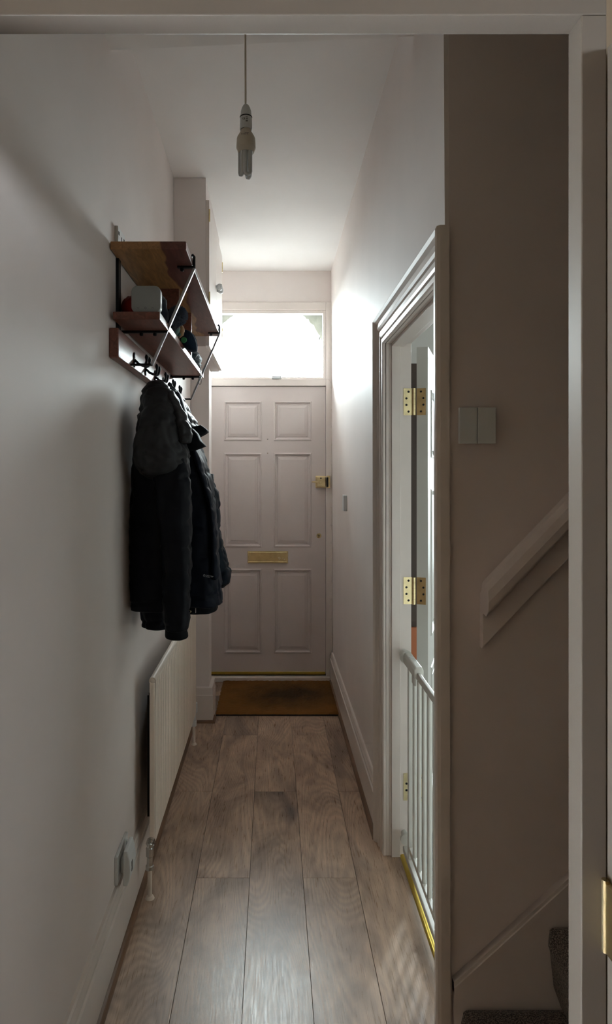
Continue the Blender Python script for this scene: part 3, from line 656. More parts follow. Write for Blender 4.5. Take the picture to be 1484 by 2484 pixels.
for (yy, near) in ((2.262, True), (3.535, False)):
    xx = XF-.018
    v = empty('valve', (0, 0, 0)); v.parent = rd
    m = MB(); m.tube([(xx, yy, .0), (xx, yy, .098)], .0078, 12); m.lathe([(.016, 0), (.012, .008), (.009, .010)], (xx, yy, 0), 'z', 16); m.build('pipe', M_RAD, v, smooth=True)
    if near:
        m = MB(); m.lathe([(.011,.098),(.0145,.100),(.0145,.112),(.011,.115),(.010,.142),(.0135,.146),(.0135,.172),(.010,.176),(.010,.186),(.006,.190)], (xx, yy, 0), 'z', 18); m.tube([(xx, yy, .182), (xx, yy+.035, .182)], .010, 12); m.build('valve_body', M_CHROME, v, smooth=True)
        m = MB(); m.lathe([(.016, 0), (.016, .012)], (xx, yy+.010, .182), 'y', 8); m.build('union_nut', M_CHROME, v)
    else:
        m = MB(); m.lathe([(.011,.098),(.014,.100),(.014,.128),(.010,.130),(.010,.165),(.018,.170),(.020,.178),(.019,.222),(.012,.226)], (xx, yy, .0), 'z', 18); m.build('valve_head', M_WHITE, v, smooth=True)
# ------------------------------------------------------------------ cupboard
cp = empty('meter_cupboard', (XL+.09, 3.6, 2.065), 'painted high-level wall cupboard with two round knobs beside the ceiling', 'cupboard')
cx1 = -.322; cy0, cy1 = 3.205, 4.03; cz0 = 2.065
m = MB(); XQ = XL+.001; m.hexa([(XQ,cy0,cz0),(cx1,cy0,cz0),(cx1,cy1,cz0),(XQ,cy1,cz0),(XQ,cy0,HC(cy0)-.001),(cx1,cy0,HC(cy0)-.001),(cx1,cy1,HC(cy1)-.001),(XQ,cy1,HC(cy1)-.001)]); m.build('carcass', M_WALL, cp)
ym = (cy0+cy1)/2
for (a, b, kn) in ((cy0+.004, ym-.0015, ym-.035), (ym+.0015, cy1-.004, ym+.035)):
    m = MB(); ht_ = HC(b)-.10; m.box(cx1, cx1+.017, a, b, cz0+.004, ht_); dd = m.build('cupboard_door', M_TRIM, cp, bevel=.0015)
    m = MB(); m.lathe([(.009, 0), (.008, .005), (.013, .009), (.0175, .017), (.0178, .026), (.014, .033), (.0001, .036)], (cx1+.017, kn, 2.458), 'x', 24); m.build('knob', M_WHITE, dd, smooth=True)
    hy = a if kn < ym else b
    for hz_ in (2.30, 2.70): 
        m = MB(); m.lathe([(.004, -.03), (.004, .03)], (cx1+.018, hy-.001, hz_), 'z', 10); m.build('hinge', M_BRASS, dd)
# ------------------------------------------------------------------ shelf unit
sh_ = empty('wall_shelf', (XL+.1, 2.56, 1.8), 'two-tier dark hardwood shelf on black metal brackets high on the left wall', 'shelf')
YS0, YS1 = 1.938, 3.19
m = MB(); m.box(XL+.003, -.252, YS0, YS1, 2.110, 2.134)
ts = m.build('top_board', M_SHELF, sh_, bevel=.0025)
m = MB(); m.box(XL+.010, -.329, YS0, YS1-.02, 1.905, 1.928); m.build('lower_board', M_SHELFD, sh_, bevel=.0025)
for y in (2.355, 2.717):
    m = MB(); m.box(XL+.008, -.332, y, y+.016, 1.928, 2.110); m.build('divider', M_SHELFD, sh_, bevel=.001)
for (yb, yu) in ((2.10, 2.018), (3.105, 3.105)):
    br = empty('bracket', (0, 0, 0)); br.parent = sh_
    m = MB(); r = .0042
    xt = -.2475
    # diagonal flat-ish bar
    def bar(m, a, b, wx, wy):
        a = Vector(a); b = Vector(b); d = (b-a).normalized(); s_ = Vector((0, 1, 0)); n_ = d.cross(s_).normalized()
        m.hexa([tuple(a-n_*wx-s_*wy), tuple(a+n_*wx-s_*wy), tuple(a+n_*wx+s_*wy), tuple(a-n_*wx+s_*wy), tuple(b-n_*wx-s_*wy), tuple(b+n_*wx-s_*wy), tuple(b+n_*wx+s_*wy), tuple(b-n_*wx+s_*wy)])
    bar(m, (xt, yb, 2.103), (-.381, yb, 1.797), .0042, .0062)
    m.build('diagonal_rod', M_ROD, br, bevel=.001)
    m = MB(); bar(m, (XL, yb, 1.798), (-.379, yb, 1.798), .0035, .0040); m.build('foot_rod', M_BLACK, br)
    m = MB(); m.tube([(xt, yb, 2.104), (xt, yb, 2.140), (xt-.004, yb, 2.146), (xt-.010, yb, 2.141)], .0045, 10); m.build('hook_end', M_BLACK, br, smooth=True)
    m = MB(); m.box(-.300, xt, yb-.008, yb+.008, 2.104, 2.110); m.build('tab', M_BLACK, br)
    m = MB(); m.lathe([(.006, 0), (.006, -.008), (.003, -.010)], (-.286, yb, 2.104), 'z', 12); m.build('bolt', M_BLACK, br)
    m = MB(); m.box(XL, -.332, yb-.007, yb+.007, 1.898, 1.905)
    m.build('cross_bar', M_BLACK, br)
    for xx in (-.415, -.372): 
        m = MB(); m.lathe([(.006, 0), (.006, -.007), (.003, -.009)], (xx, yb, 1.898), 'z', 12); m.build('bolt', M_BLACK, br)
    m = MB(); m.box(XL, XL+.009, yu, yu+.030, 1.80, 2.110); m.build('upright', M_BLACK, br)
# ------------------------------------------------------------------ coat rack board + hooks
cr = empty('coat_rack', (XL+.014, 2.56, 1.792), 'red-brown wooden coat rail with black iron hooks below the shelf', 'coat rack')
m = MB(); m.box(XL, -.449, YS0-.005, 3.19, 1.792, 1.880); m.build('board', M_SHELFD, cr, bevel=.004, seg=3)
XB = -.449
for y in (2.15, 2.34, 2.53, 2.72, 2.91):
    hk = empty('hook', (0, 0, 0)); hk.parent = cr
    m = MB(); m.lathe([(.011, 0), (.011, .003), (.006, .005)], (XB, y, 1.835), 'x', 14); m.lathe([(.011, 0), (.011, .003), (.006, .005)], (XB, y, 1.808), 'x', 14); m.box(XB, XB+.003, y-.007, y+.007, 1.800, 1.842); m.build('hook_plate', M_BLACK, hk)
    m = MB(); m.tube([(XB+.002, y, 1.822), (XB+.016, y, 1.808), (XB+.030, y, 1.802), (XB+.040, y, 1.806)], [.004, .0044, .0046, .004], 10)
    for s in (-1, 1):
        m.tube([(XB+.030, y, 1.803), (XB+.038, y+s*.010, 1.800), (XB+.043, y+s*.020, 1.804), (XB+.046, y+s*.024, 1.816), (XB+.046, y+s*.025, 1.826), (XB+.045, y+s*.025, 1.834)], [.0042, .0042, .0042, .0042, .0062, .003], 10)
    m.build('prongs', M_BLACK, hk, smooth=True)
# ------------------------------------------------------------------ things on shelf
def flap(pts, Y, th, name, mt_, par):
    m = MB(); P_ = [at(a, b, Y+dy) for a, b, dy in pts]; n_ = len(P_)
    rings = [[tuple(p+Vector((0, -th, 0))) for p in P_], [tuple(p+Vector((0, th, 0))) for p in P_]]
    c_ = sum(P_, Vector())/n_
    r0 = [tuple(c_+(p-c_)*.85+Vector((0, -th*1.6, 0))) for p in P_]; r3 = [tuple(c_+(p-c_)*.85+Vector((0, th*1.6, 0))) for p in P_]
    m.rings([r0]+rings+[r3]); return m.build(name, mt_, par, smooth='all', bevel=0)
hb_ = empty('smart_hub', (-.372, 1.962, 1.928), 'white rounded square hub standing on the near end of the lower shelf', 'hub')
def rrect(w_, h_, r, n=6):
    pts = []
    for cx_, cy_, a0_ in ((w_/2-r, h_/2-r, 0), (-w_/2+r, h_/2-r, PI/2), (-w_/2+r, -h_/2+r, PI), (w_/2-r, -h_/2+r, 1.5*PI)):
        for k_ in range(n+1): a = a0_+PI/2*k_/n; pts.append((cx_+r*math.cos(a), cy_+r*math.sin(a)))
    return pts
M_HUB = mat('grey_white_plastic', (.30, .33, .335), .4, nscale=8, namt=.02)
hc = Vector((-.3725, 1.950, 1.928+.0395))
m = MB(); W_, H_ = .086, .079
secs = [[(hc.x+a, hc.y+y_, hc.z+b) for a, b in rrect(W_-q, H_-q, .017)] for y_, q in ((0, .004), (.001, .001), (.003, 0), (.030, 0), (.033, .004))]
m.rings(secs); m.build('casing', M_HUB, hb_, smooth=True)
m = MB(); z_ = hc.z-.027; y_ = hc.y-.0004
m.tube([(hc.x-.026, y_, z_+.002), (hc.x-.0225, y_, z_-.001), (hc.x-.019, y_, z_+.002)], .0005, 5)
m.tube([(hc.x+.017, y_, z_-.001), (hc.x+.0205, y_, z_+.002), (hc.x+.024, y_, z_-.001)], .0005, 5)
m.tube([(hc.x-.001+.0028*math.cos(2*PI*k_/12), y_, z_+.0005+.0028*math.sin(2*PI*k_/12)) for k_ in range(12)], .0004, 5, closed=True)
m.build('button_marks', M_GREYTXT, hb_)
def blob(c, r, n=24, k=16, nz=.0, sc=12, seed=0, zmin=None, fold=None):
    m = MB(); rings = []
    for i in range(k+1):
        th = PI*i/k; ring = []
        for j in range(n):
            ph = 2*PI*j/n
            d = Vector((math.sin(th)*math.cos(ph), math.sin(th)*math.sin(ph), -math.cos(th)))
            q = 1+nz*noise.noise(d*sc*.2+Vector((seed, 0, 0)))
            p = Vector((c[0]+d.x*r[0]*q, c[1]+d.y*r[1]*q, c[2]+d.z*r[2]*q))
            if zmin is not None and p.z < zmin: p.z = zmin
            ring.append(tuple(p))
        rings.append(ring)
    m.rings(rings); return m
rh = blob((-.436, 2.075, 1.966), (.036, .052, .043), nz=.15, sc=14, seed=2, zmin=1.9285).build('felt_hat', M_RED, smooth='all'); tag(rh, 'dark red hat pushed behind the white hub on the lower shelf', 'hat')
dk = blob((-.385, 2.185, 1.99), (.040, .045, .058), nz=.25, sc=12, seed=5, zmin=1.9285)
bn = empty('bobble_hat', (-.36, 2.25, 1.93), 'dark navy knitted bobble hat with a big pompom on the lower shelf', 'hat')
dk.build('knitted_crown', M_NAVYK, bn, smooth='all')
m = blob((-.358, 2.262, 1.968), (.040, .05, .040), nz=.2, sc=12, seed=9, zmin=1.9285); m.build('knitted_brim', M_NAVYK, bn, smooth='all')
# pompom : many yarn tufts
m = MB(); rng = random.Random(11); pc = Vector((-.316, 2.215, 1.980)); R0 = .034
for i in range(1500):
    z = rng.uniform(-1, 1); a = rng.uniform(0, 2*PI); s = math.sqrt(1-z*z); d = Vector((s*math.cos(a), s*math.sin(a), z))
    d2_ = (d+Vector((rng.uniform(-.2, .2), rng.uniform(-.2, .2), rng.uniform(-.2, .2)))).normalized()
    L_ = R0*rng.uniform(.88, 1.06); t1 = d.cross(Vector((.3, .5, .8))).normalized(); t2 = d.cross(t1)
    b0_ = pc+d*R0*.5; tp = pc+d2_*L_; ww = .0013
    m.add([tuple(b0_+t1*ww), tuple(b0_-t1*ww*.5+t2*ww), tuple(b0_-t1*ww*.5-t2*ww), tuple(tp+t1*ww*.8), tuple(tp-t1*ww*.4+t2*ww*.8), tuple(tp-t1*ww*.4-t2*ww*.8)], [(0,1,4,3),(1,2,5,4),(2,0,3,5),(3,4,5)])
m.build('pompom', M_POM, bn)
gl = blob((-.322, 2.225, 1.9285+.022), (.022, .040, .024), nz=.3, sc=12, seed=14, zmin=1.9285)
m = MB(); rings = []
glv = empty('woollen_glove', (-.32, 2.27, 1.93), 'grey-teal woollen glove tucked at the shelf edge below the pompom', 'glove')
flap([(411,796,0),(413,786,0),(420,779,0),(428,778,0),(433,785,0),(436,795,0),(434,804,0),(428,812,0),(421,808,0)], 2.30, .016, 'palm', M_TEALK, glv)
for q in range(4):
    m = MB(); b_ = Vector((-.360+q*.011, 2.312, 1.9385)); m.tube([b_, b_+Vector((0, .02, .003)), b_+Vector((.001, .035, -.001))], [.0065, .0065, .004], 10); m.build('finger', M_TEALK, glv, smooth='all')
m = blob((-.322, 2.335, 1.955), (.012, .012, .022), nz=.2, seed=3, zmin=1.9285); tn = m.build('tan_pouch', M_TAN, smooth='all'); tag(tn, 'small tan pouch at the shelf edge between pompom and cap', 'pouch')
# baseball cap, brim hanging over the shelf edge
cap = empty('baseball_cap', (-.34, 2.53, 1.93), 'dark denim cap with a green badge hanging over the lower shelf edge', 'cap')
m = blob((-.372, 2.55, 1.955), (.058, .085, .050), nz=.12, sc=12, seed=21, zmin=1.9285); m.build('crown', M_CAP, cap, smooth='all')
# brim/crown front sagging: a curved sheet with thickness
flap([(438,812,0),(443,804,0),(452,802,0),(462,806,0),(470,814,0),(475,825,0),(478,838,0),(477,852,0),(470,854,0),(460,851,0),(451,846,0),(443,838,0),(438,826,0)], 2.47, .022, 'front', M_CAP, cap)
m = MB(); ep = [(443,803),(452,801.5),(462,805),(470,813),(475.5,824),(478.5,838),(477.5,852),(470,854.5),(460,852)]
m.tube([at(a_, b_, 2.455) for a_, b_ in ep], .0014, 6); m.build('frayed_edge', M_POM, cap, smooth=True)
bc = at(446, 825, 2.436); m = MB(); m.lathe([(.0001, -.003), (.009, -.003), (.0115, -.001), (.0115, .002)], tuple(bc), 'y', 20); m.build('badge', M_GREEN, cap)
# folded cloth with cord loop, third bay
fc = empty('drawstring_bag', (-.36, 2.95, 1.93), 'dark folded bag at the far end of the lower shelf, cord loop hanging', 'bag')
m = blob((-.365, 2.93, 1.9285+.022), (.048, .16, .034), nz=.35, sc=16, seed=31, zmin=1.9285); m.build('folded_cloth', M_CLOTH, fc, smooth='all')
m = MB(); pts = []
for k_ in range(15):
    a = 2*PI*k_/14-PI/2
    pts.append((-.3235+.0*a, 3.00, 1.905))
lp_ = [(-.330, 2.99, 1.935), (-.3255, 2.99, 1.925), (-.3265, 2.99, 1.900), (-.333, 2.99, 1.872), (-.3345, 2.99, 1.862), (-.331, 2.99, 1.854), (-.3255, 2.99, 1.852), (-.321, 2.99, 1.857), (-.320, 2.99, 1.866), (-.3215, 2.99, 1.880), (-.324, 2.99, 1.900), (-.324, 2.99, 1.925), (-.330, 2.99, 1.936)]
m.tube(lp_, .0012, 6); m.build('cord_loop', M_BLACK, fc, smooth=True)
m = MB(); m.tube([(-.328, 2.80, 1.935), (-.322, 2.83, 1.955), (-.324, 2.87, 1.962), (-.328, 2.90, 1.950), (-.333, 2.91, 1.94)], .0018, 6); m.build('cord', M_BLACK, fc, smooth=True)
# ------------------------------------------------------------------ coats
def loft(rows, seams=(), amp=.012, nz=.010, n=100, sub=11, seed=0, sq=2.4, wr=.004, tilt=8):
    """rows: (px_left, px_right, py, Yc, Yhalf). closed body of a garment, quilted at the given seams"""
    R = []
    for i in range(len(rows)-1):
        for k_ in range(sub):
            t = k_/sub
            R.append([rows[i][j]*(1-t)+rows[i+1][j]*t for j in range(5)])
    R.append(list(rows[-1]))
    for _ in range(10):
        R2 = [r[:] for r in R]
        for i in range(1, len(R)-1):
            for j in (0, 1, 3, 4): R2[i][j] = .25*R[i-1][j]+.5*R[i][j]+.25*R[i+1][j]
        R = R2
    rings = []
    for (xl, xr, py, Yc, Yh) in R:
        a = at(xl, py, Yc); b = at(xr, py, Yc); cx_ = (a.x+b.x)/2; hx = (b.x-a.x)/2; z = a.z
        ring = []
        for k_ in range(n):
            th = 2*PI*k_/n; c, s = math.cos(th), math.sin(th)
            ex = math.copysign(abs(c)**(2/sq), c); ey = math.copysign(abs(s)**(2/sq), s)
            p = Vector((cx_+hx*ex, Yc+Yh*ey, z)); nd = Vector((c, s, 0))
            q = Vector((p.x*9+seed, p.y*9, p.z*5)); q2 = Vector((p.x*42+seed, p.y*42, p.z*16)); q3 = Vector((p.x*16+seed, p.y*16, p.z*22))
            d = 0; near = 0
            if seams:
                pe = py+tilt*c+7*noise.noise(q*.8)
                dmin = min(abs(pe-s_) for s_ in seams)
                d -= amp*.75*math.exp(-(dmin/4.0)**2)*(.7+.6*noise.noise(q*2)); near = math.exp(-(dmin/16)**2)
            d += nz*noise.noise(q)+wr*(noise.noise(q2))*(.5+1.1*near)-wr*1.6*max(0, .25-abs(noise.noise(q3)))*2.2
            lim = min(hx, Yh); d = max(-lim*.6, min(lim*.6, d))
            p = p+nd*d
            if p.x < XL+.004: p.x = XL+.004
            p.z += .005*noise.noise(q*1.7)
            ring.append(tuple(p))
        rings.append(ring)
    def endcap(r, dz_):
        cx_ = sum(p[0] for p in r)/n; cy_ = sum(p[1] for p in r)/n; out = []
        for f_, h_ in ((.93, .35), (.75, .7), (.45, .92), (.12, 1.0)):
            out.append([(cx_+(p[0]-cx_)*f_, cy_+(p[1]-cy_)*f_, p[2]+dz_*h_) for p in r])
        return out
    top = endcap(rings[0], .012)[::-1]; bot = endcap(rings[-1], -.008)
    m = MB(); m.rings(top+rings+bot); return m
c1 = empty('puffer_coat', (-.40, 2.2, .9), 'nearest black puffer coat with a charcoal hood, hanging below the shelf', 'coat', 'coats on the hooks')
loft([(345,425,1000,2.24,.06),(326,440,1090,2.24,.08),(318,455,1150,2.24,.085),(316,462,1250,2.24,.085),(313,462,1350,2.24,.085),(313,458,1440,2.24,.085),(316,440,1474,2.24,.08)], (1200,1265,1330,1395,1450), .010, .010, seed=1).build('back', M_COAT1, c1, smooth='all')
loft([(350,440,1100,2.30,.08),(345,455,1200,2.30,.09),(340,456,1400,2.30,.09),(340,452,1480,2.30,.085),(346,430,1515,2.30,.075)], (1180,1245,1310,1375,1440,1495), .010, .010, seed=2).build('front', M_COAT1, c1, smooth='all')
loft([(372,455,1110,2.13,.045),(372,462,1170,2.13,.055),(385,464,1300,2.12,.055),(392,462,1400,2.12,.052),(398,459,1500,2.12,.048),(400,456,1522,2.12,.045)], (1165,1215,1270,1330,1385,1440,1490), .011, .006, seed=3).build('sleeve', M_COAT1, c1, smooth='all')
loft([(401,455,1518,2.12,.040),(400,457,1545,2.12,.040)], (), 0, .002, seed=4, wr=.002).build('cuff', M_CUFF, c1, smooth='all')
hd = loft([(362,398,932,2.22,.035),(350,420,950,2.21,.055),(343,436,985,2.19,.080),(334,447,1020,2.17,.095),(326,452,1060,2.16,.105),(322,462,1100,2.15,.105),(325,460,1125,2.15,.095),(335,448,1145,2.15,.080),(352,425,1158,2.15,.055)], (985,1035,1085,1128), .007, .018, seed=5, sq=2.1, wr=.007, tilt=16)
hd.build('hood', M_HOOD, c1, smooth='all')
loft([(400,425,955,2.19,.035),(412,443,985,2.17,.045),(420,455,1015,2.15,.050),(426,466,1045,2.14,.052),(432,464,1070,2.14,.045)], (985,1020,1052), .006, .008, seed=6, sq=2, wr=.006).build('hood_fold', M_HOOD, c1, smooth='all')
flap([(440,1052,0),(468,1040,0),(480,1052,0),(488,1070,0),(499,1082,0),(487,1087,0),(467,1094,0),(450,1090,0),(440,1078,0)], 2.22, .03, 'collar', M_CUFF, c1)
# coat 2 (logo)
c2 = empty('puffer_coat', (-.30, 2.55, .9), 'middle navy jacket with a small white chest logo, hanging between two other coats', 'coat', 'coats on the hooks')
loft([(395,440,960,2.50,.05),(405,462,1030,2.50,.08),(420,480,1080,2.50,.10),(430,497,1120,2.50,.11),(435,515,1165,2.50,.12),(440,524,1230,2.50,.12),(440,528,1290,2.50,.12),(440,534,1360,2.50,.12),(440,539,1420,2.50,.12),(442,540,1458,2.50,.115)], (1150,1210,1275,1345,1435), .011, .010, seed=11, sq=3).build('body', M_COAT2, c2, smooth='all')
loft([(450,529,1440,2.56,.10),(450,528,1476,2.56,.10)], (), 0, .004, seed=12, sq=3, wr=.003).build('hem', M_CUFF, c2, smooth='all')
loft([(462,478,1092,2.40,.02),(470,490,1120,2.40,.03),(482,503,1160,2.40,.035),(496,520,1210,2.40,.035),(503,527,1260,2.40,.030),(508,529,1320,2.40,.028),(511,532,1400,2.40,.026)], (1140,1185,1235,1290,1350), .007, .006, seed=13, sq=2).build('front_placket', M_COAT2, c2, smooth='all')
flap([(500,1148,0),(517,1150,0),(518,1176,0),(510,1180,0),(500,1170,0)], 2.66, .02, 'pocket_flap', M_CUFF, c2)
m = MB(); e_ = at(460.5, 1483, 2.45); m.tube([(e_.x+.004*math.cos(2*PI*k_/14), e_.y, e_.z+.004*math.sin(2*PI*k_/14)) for k_ in range(14)], .0014, 6, closed=True); m.build('eyelet', M_BRASS, c2, smooth=True)
m = MB(); e_ = at(474.5, 1481, 2.45); m.box(e_.x-.001, e_.x+.001, e_.y-.002, e_.y+.002, e_.z-.009, e_.z+.009); m.build('zip_end', M_TRIM, c2)
lg = empty('logo', (0, 0, 0)); lg.parent = c2
def text_mesh(txt, size, loc, rot, name, mt_, par):
    cu = bpy.data.curves.new(name, 'FONT'); cu.body = txt; cu.size = size; cu.extrude = .0006
    tmp = bpy.data.objects.new('tmp', cu); COL.objects.link(tmp)
    bpy.context.view_layer.update(); dg = bpy.context.evaluated_depsgraph_get(); me_ = bpy.data.meshes.new_from_object(tmp.evaluated_get(dg))
    bpy.data.objects.remove(tmp); o = bpy.data.objects.new(name, me_); COL.objects.link(o); me_.materials.clear(); me_.materials.append(mt_)
    Mx = Matrix.Translation(Vector(loc)-wloc(par))@rot.to_4x4(); me_.transform(Mx); o.parent = par; return o
M_LOGO = mat('pale_print', (.40, .41, .41), .6, nscale=30, namt=.2)
YL = 2.361
rot = Matrix.Rotation(math.radians(-11), 3, 'Y').inverted()@Matrix.Rotation(PI/2, 3, 'X')
rot = Matrix.Rotation(math.radians(11), 3, 'Y')@Matrix.Rotation(PI/2, 3, 'X')
p_ = at(499, 1397.5, YL); text_mesh('DERTEIP', .0072, p_, rot, 'wordmark', M_LOGO, lg)
m = MB(); e_ = at(495.3, 1396, YL); m.tube([(e_.x+.0032*math.cos(2*PI*k_/14), e_.y, e_.z+.0040*math.sin(2*PI*k_/14)) for k_ in range(14)], .0008, 6, closed=True)
m.tube([(e_.x-.0015, e_.y, e_.z-.0012), (e_.x+.0016, e_.y, e_.z+.0014)], .0006, 6); m.build('emblem', M_LOGO, lg)
m = MB(); a = at(498.5, 1399, YL); b = at(508.5, 1401.2, YL); m.tube([a, b], .0007, 6); m.build('underline', M_LOGO, lg)
# coat 3 (far)
c3 = empty('puffer_coat', (-.25, 2.9, .95), 'farthest dark teal puffer coat with its bulging sleeve nearest the front door', 'coat', 'coats on the hooks')
loft([(404,420,934,2.66,.02),(404,432,950,2.68,.05),(408,446,972,2.72,.09),(418,459,995,2.74,.10),(428,472,1015,2.76,.10),(436,480,1032,2.78,.10),(444,486,1050,2.78,.09),(450,478,1062,2.78,.08)], (962,985,1010,1035), .007, .012, seed=21, sq=2.1).build('hood', M_COAT3, c3, smooth='all')
flap([(470,1036,0),(489,1032,0),(500,1040,0),(506,1047,0),(498,1053,0),(485,1060,0),(470,1064,0),(462,1052,0)], 2.72, .03, 'collar', M_CUFF, c3)
loft([(440,480,1060,2.80,.08),(450,500,1120,2.80,.10),(455,512,1200,2.80,.11),(460,520,1350,2.80,.11),(462,522,1455,2.80,.11)], (1130,1200,1270,1340,1410), .010, .010, seed=22, sq=3).build('body', M_COAT3, c3, smooth='all')
loft([(490,514,1158,2.82,.04),(496,528,1185,2.82,.055),(500,536,1220,2.82,.06),(502,537,1290,2.82,.06),(508,546,1335,2.82,.06),(516,556,1370,2.82,.06),(520,561,1395,2.82,.055),(521,557,1414,2.82,.045),(522,545,1422,2.82,.03)], (1192,1240,1290,1338,1385), .012, .006, seed=23, sq=2.1).build('sleeve', M_COAT3, c3, smooth='all')
# ------------------------------------------------------------------ pendant light
PY = 1.65; px_ = (595.5-VX)*PY/F
def pz(py): return CH-(py-VY)*PY/F
pd = empty('pendant_light', (px_, PY, pz(428)), 'bare pendant lamp with an unlit compact fluorescent bulb on a long cord', 'lamp')
m = MB(); m.tube([(px_, PY, pz(255)), (px_-.0005, PY, 2.55), (px_+.0004, PY, 2.715)], .0026, 10); m.build('cord', M_WHITE2, pd, smooth=True)
m = MB(); m.lathe([(.012, 2.700), (.03, 2.704), (.036, 2.712), (.038, 2.724)], (px_, PY, 0), 'z', 28); m.build('ceiling_rose', M_WHITE2, pd, smooth=True)
q = PY/F
def R(pxw): return pxw*q/2
m = MB(); m.lathe([(R(6), pz(253)), (R(13), pz(256)), (R(20), pz(262)), (R(25), pz(270)), (R(27), pz(280)), (R(28), pz(284))], (px_+.001, PY, 0), 'z', 32); m.build('holder_cap', M_WHITE, pd, smooth=True)
m = MB(); m.lathe([(R(29), pz(283.5)), (R(30.5), pz(284.5)), (R(29), pz(286))], (px_+.001, PY, 0), 'z', 32); m.build('shade_ring', M_BLACK, pd)
m = MB(); m.lathe([(R(27), pz(285.5)), (R(29), pz(287)), (R(30), pz(315)), (R(27), pz(315.5)), (R(26), pz(305))], (px_+.001, PY, 0), 'z', 32); hl = m.build('bulb_holder', M_WHITE, pd, smooth=True)
text_mesh('CE', .0055, (px_-.0075, PY-R(30)-.0002, pz(297)), Matrix.Rotation(PI/2, 3, 'X'), 'approval_mark', M_GREYTXT, hl)
m = MB(); 
for k_ in range(3): m.box(px_+.001, px_+.006, PY-R(30)-.0002, PY-R(30)+.002, pz(292+4*k_), pz(291+4*k_))
m.box(px_+.001, px_+.0055, PY-R(30)-.0002, PY-R(30)+.002, pz(302), pz(300.6)); m.build('marking', M_GREYTXT, hl)
m = MB(); m.lathe([(R(22), pz(308)), (R(24), pz(316))], (px_, PY, 0), 'z', 24); m.build('bayonet_collar', M_BLACK, pd, smooth=True)
bb = empty('bulb', (0, 0, 0)); bb.parent = pd
m = MB(); m.lathe([(R(24), pz(313.5)), (R(25), pz(318)), (R(30), pz(323)), (R(42), pz(333)), (R(45), pz(337)), (R(46), pz(345)), (R(47), pz(359)), (R(46), pz(361)), (R(42), pz(363)), (R(40), pz(369)), (R(36), pz(371))], (px_+.001, PY, 0), 'z', 40); bs_ = m.build('ballast', M_WHITE2, bb, smooth=True)
m = MB(); m.box(px_-.0085, px_-.004, PY-R(45), PY-R(43), pz(338), pz(329)) if False else None
m = MB()
for k_ in range(5): m.tube([(px_-.009+k_*.0035, PY-R(45)-.0006, pz(338)), (px_-.009+k_*.0035, PY-R(44.5)-.0006, pz(334))], .0005, 5)
m.tube([(px_-.001, PY-R(44)-.001, pz(333.5)), (px_+.009, PY-R(44)-.001, pz(333.5))], .0005, 5); m.build('printing', M_GREYTXT, bb)
for k_, (ax, ay) in enumerate(((-.0115, -.004), (.0045, -.011), (.006, .008))):
    # each U tube: two legs joined at the bottom
    c_ = Vector((px_+ax+.001, PY+ay, 0)); d_ = Vector(((.5, -.86, 0), (1, .25, 0), (-.5, .86, 0))[k_]).normalized()*.0062
    zt, zb = pz(370), pz(425 if k_ == 0 else 427)
    pts = [c_-d_+Vector((0,0,zt)), c_-d_+Vector((0,0,zb+.006)), c_-d_*.7+Vector((0,0,zb+.002)), c_+Vector((0,0,zb)), c_+d_*.7+Vector((0,0,zb+.002)), c_+d_+Vector((0,0,zb+.006)), c_+d_+Vector((0,0,zt))]
    m = MB(); m.tube(pts, .0054, 14); m.build('glass_tube', M_LAMPTUBE, bb, smooth=True)
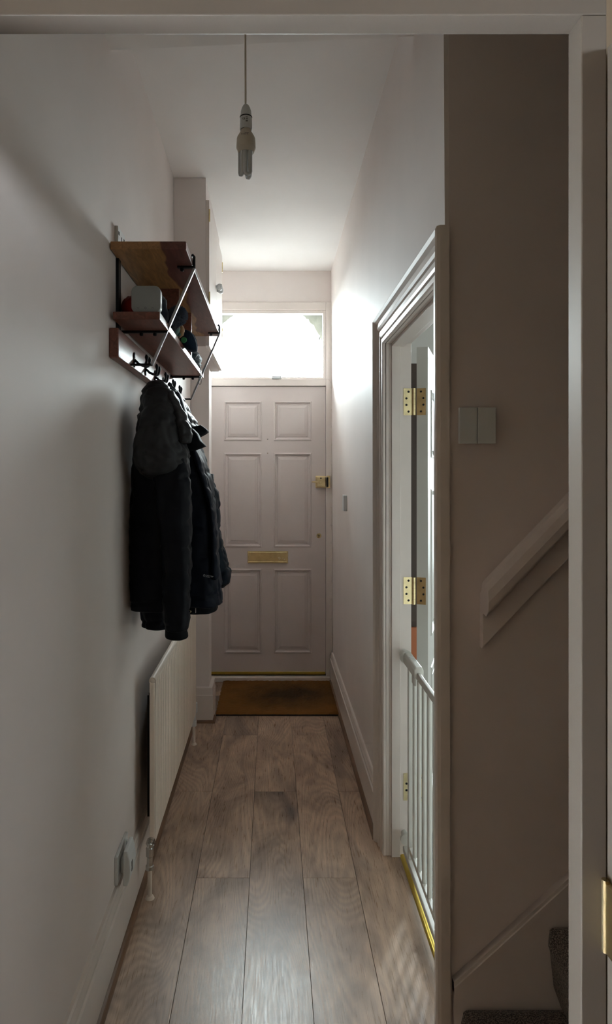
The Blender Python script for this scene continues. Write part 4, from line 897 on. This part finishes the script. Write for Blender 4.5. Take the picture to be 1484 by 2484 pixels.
# ------------------------------------------------------------------ safety gate
gx = .500; g0, g1 = ZN+.012, ZF-.012
gt = empty('safety_gate', (gx, 2.1, 0), 'white metal child safety gate across the lounge doorway', 'gate')
m = MB(); m.box(gx-.006, gx+.006, g0+.03, 2.30, .745, .772); m.build('top_rail', M_GATE, gt, bevel=.003)
m = MB(); m.prism([(-.022,-.018),(.022,-.018),(.022,.010),(.014,.022),(-.014,.022),(-.022,.010)], lambda a, b, t: (gx+a*.75, (2.255, 2.455)[t], .770+b)); m.box(gx-.016, gx-.008, 2.255, 2.30, .725, .755); lk = m.build('lock_handle', M_GATE, gt, bevel=.006, seg=3)
m = MB(); m.lathe([(.0001, .003), (.007, .002), (.008, 0)], (gx-.002, 2.375, .7915), 'z', 16); m.build('release_button', M_WHITE, lk)
m = MB(); m.lathe([(.024, 0), (.024, .012), (.018, .018), (.018, .05)], (gx-.004, 2.440, .772), 'y', 24); m.build('wall_cup', M_GATE, gt, smooth=True)
m = MB(); m.lathe([(.022, 0), (.022, .012), (.012, .02), (.012, .05)], (gx-.004, 2.440, .100), 'y', 24); m.build('wall_cup', M_GATE, gt, smooth=True)
m = MB(); m.box(gx-.013, gx+.013, g0, 2.47, .040, .062); m.build('bottom_rail', M_GATE, gt, bevel=.003)
m = MB(); m.box(gx-.009, gx+.009, 2.385, 2.405, .06, .755); m.build('end_post', M_GATE, gt, bevel=.003)
m = MB(); m.box(gx-.009, gx+.009, g0+.02, g0+.04, .06, .760); m.build('end_post', M_GATE, gt, bevel=.003)
m = MB(); m.box(gx-.007, gx+.007, g0+.04, 2.385, .085, .105); m.build('lower_rail', M_GATE, gt, bevel=.002)
for i in range(8):
    y = 2.322-i*.0725
    m = MB(); m.tube([(gx, y, .10), (gx, y, .748)], .0075, 12); m.build('bar', M_GATE, gt, smooth=True)
# ------------------------------------------------------------------ lounge cabinet made up to darken the hinge gap
M_DWOOD = mat('dark_brown_wood', (.05, .03, .02), .5, nscale=8, namt=.3, stretch=(1, 1, .1))
sb = empty('cabinet', (.77, 4.1, 0), 'dark brown cabinet with an orange-brown lower door, made up to darken the lounge door hinge gap', 'cabinet')
m = MB(); m.box(.56, .98, 3.62, 4.62, .0, 2.05); m.build('carcass', M_DWOOD, sb, bevel=.003)
m = MB(); m.box(.58, .96, 3.600, 3.62, .08, .61); m.build('lower_door', M_ORANGE, sb, bevel=.003)
m = MB(); m.box(.58, .96, 3.600, 3.62, .64, 2.00); m.build('upper_door', M_DWOOD, sb, bevel=.003)
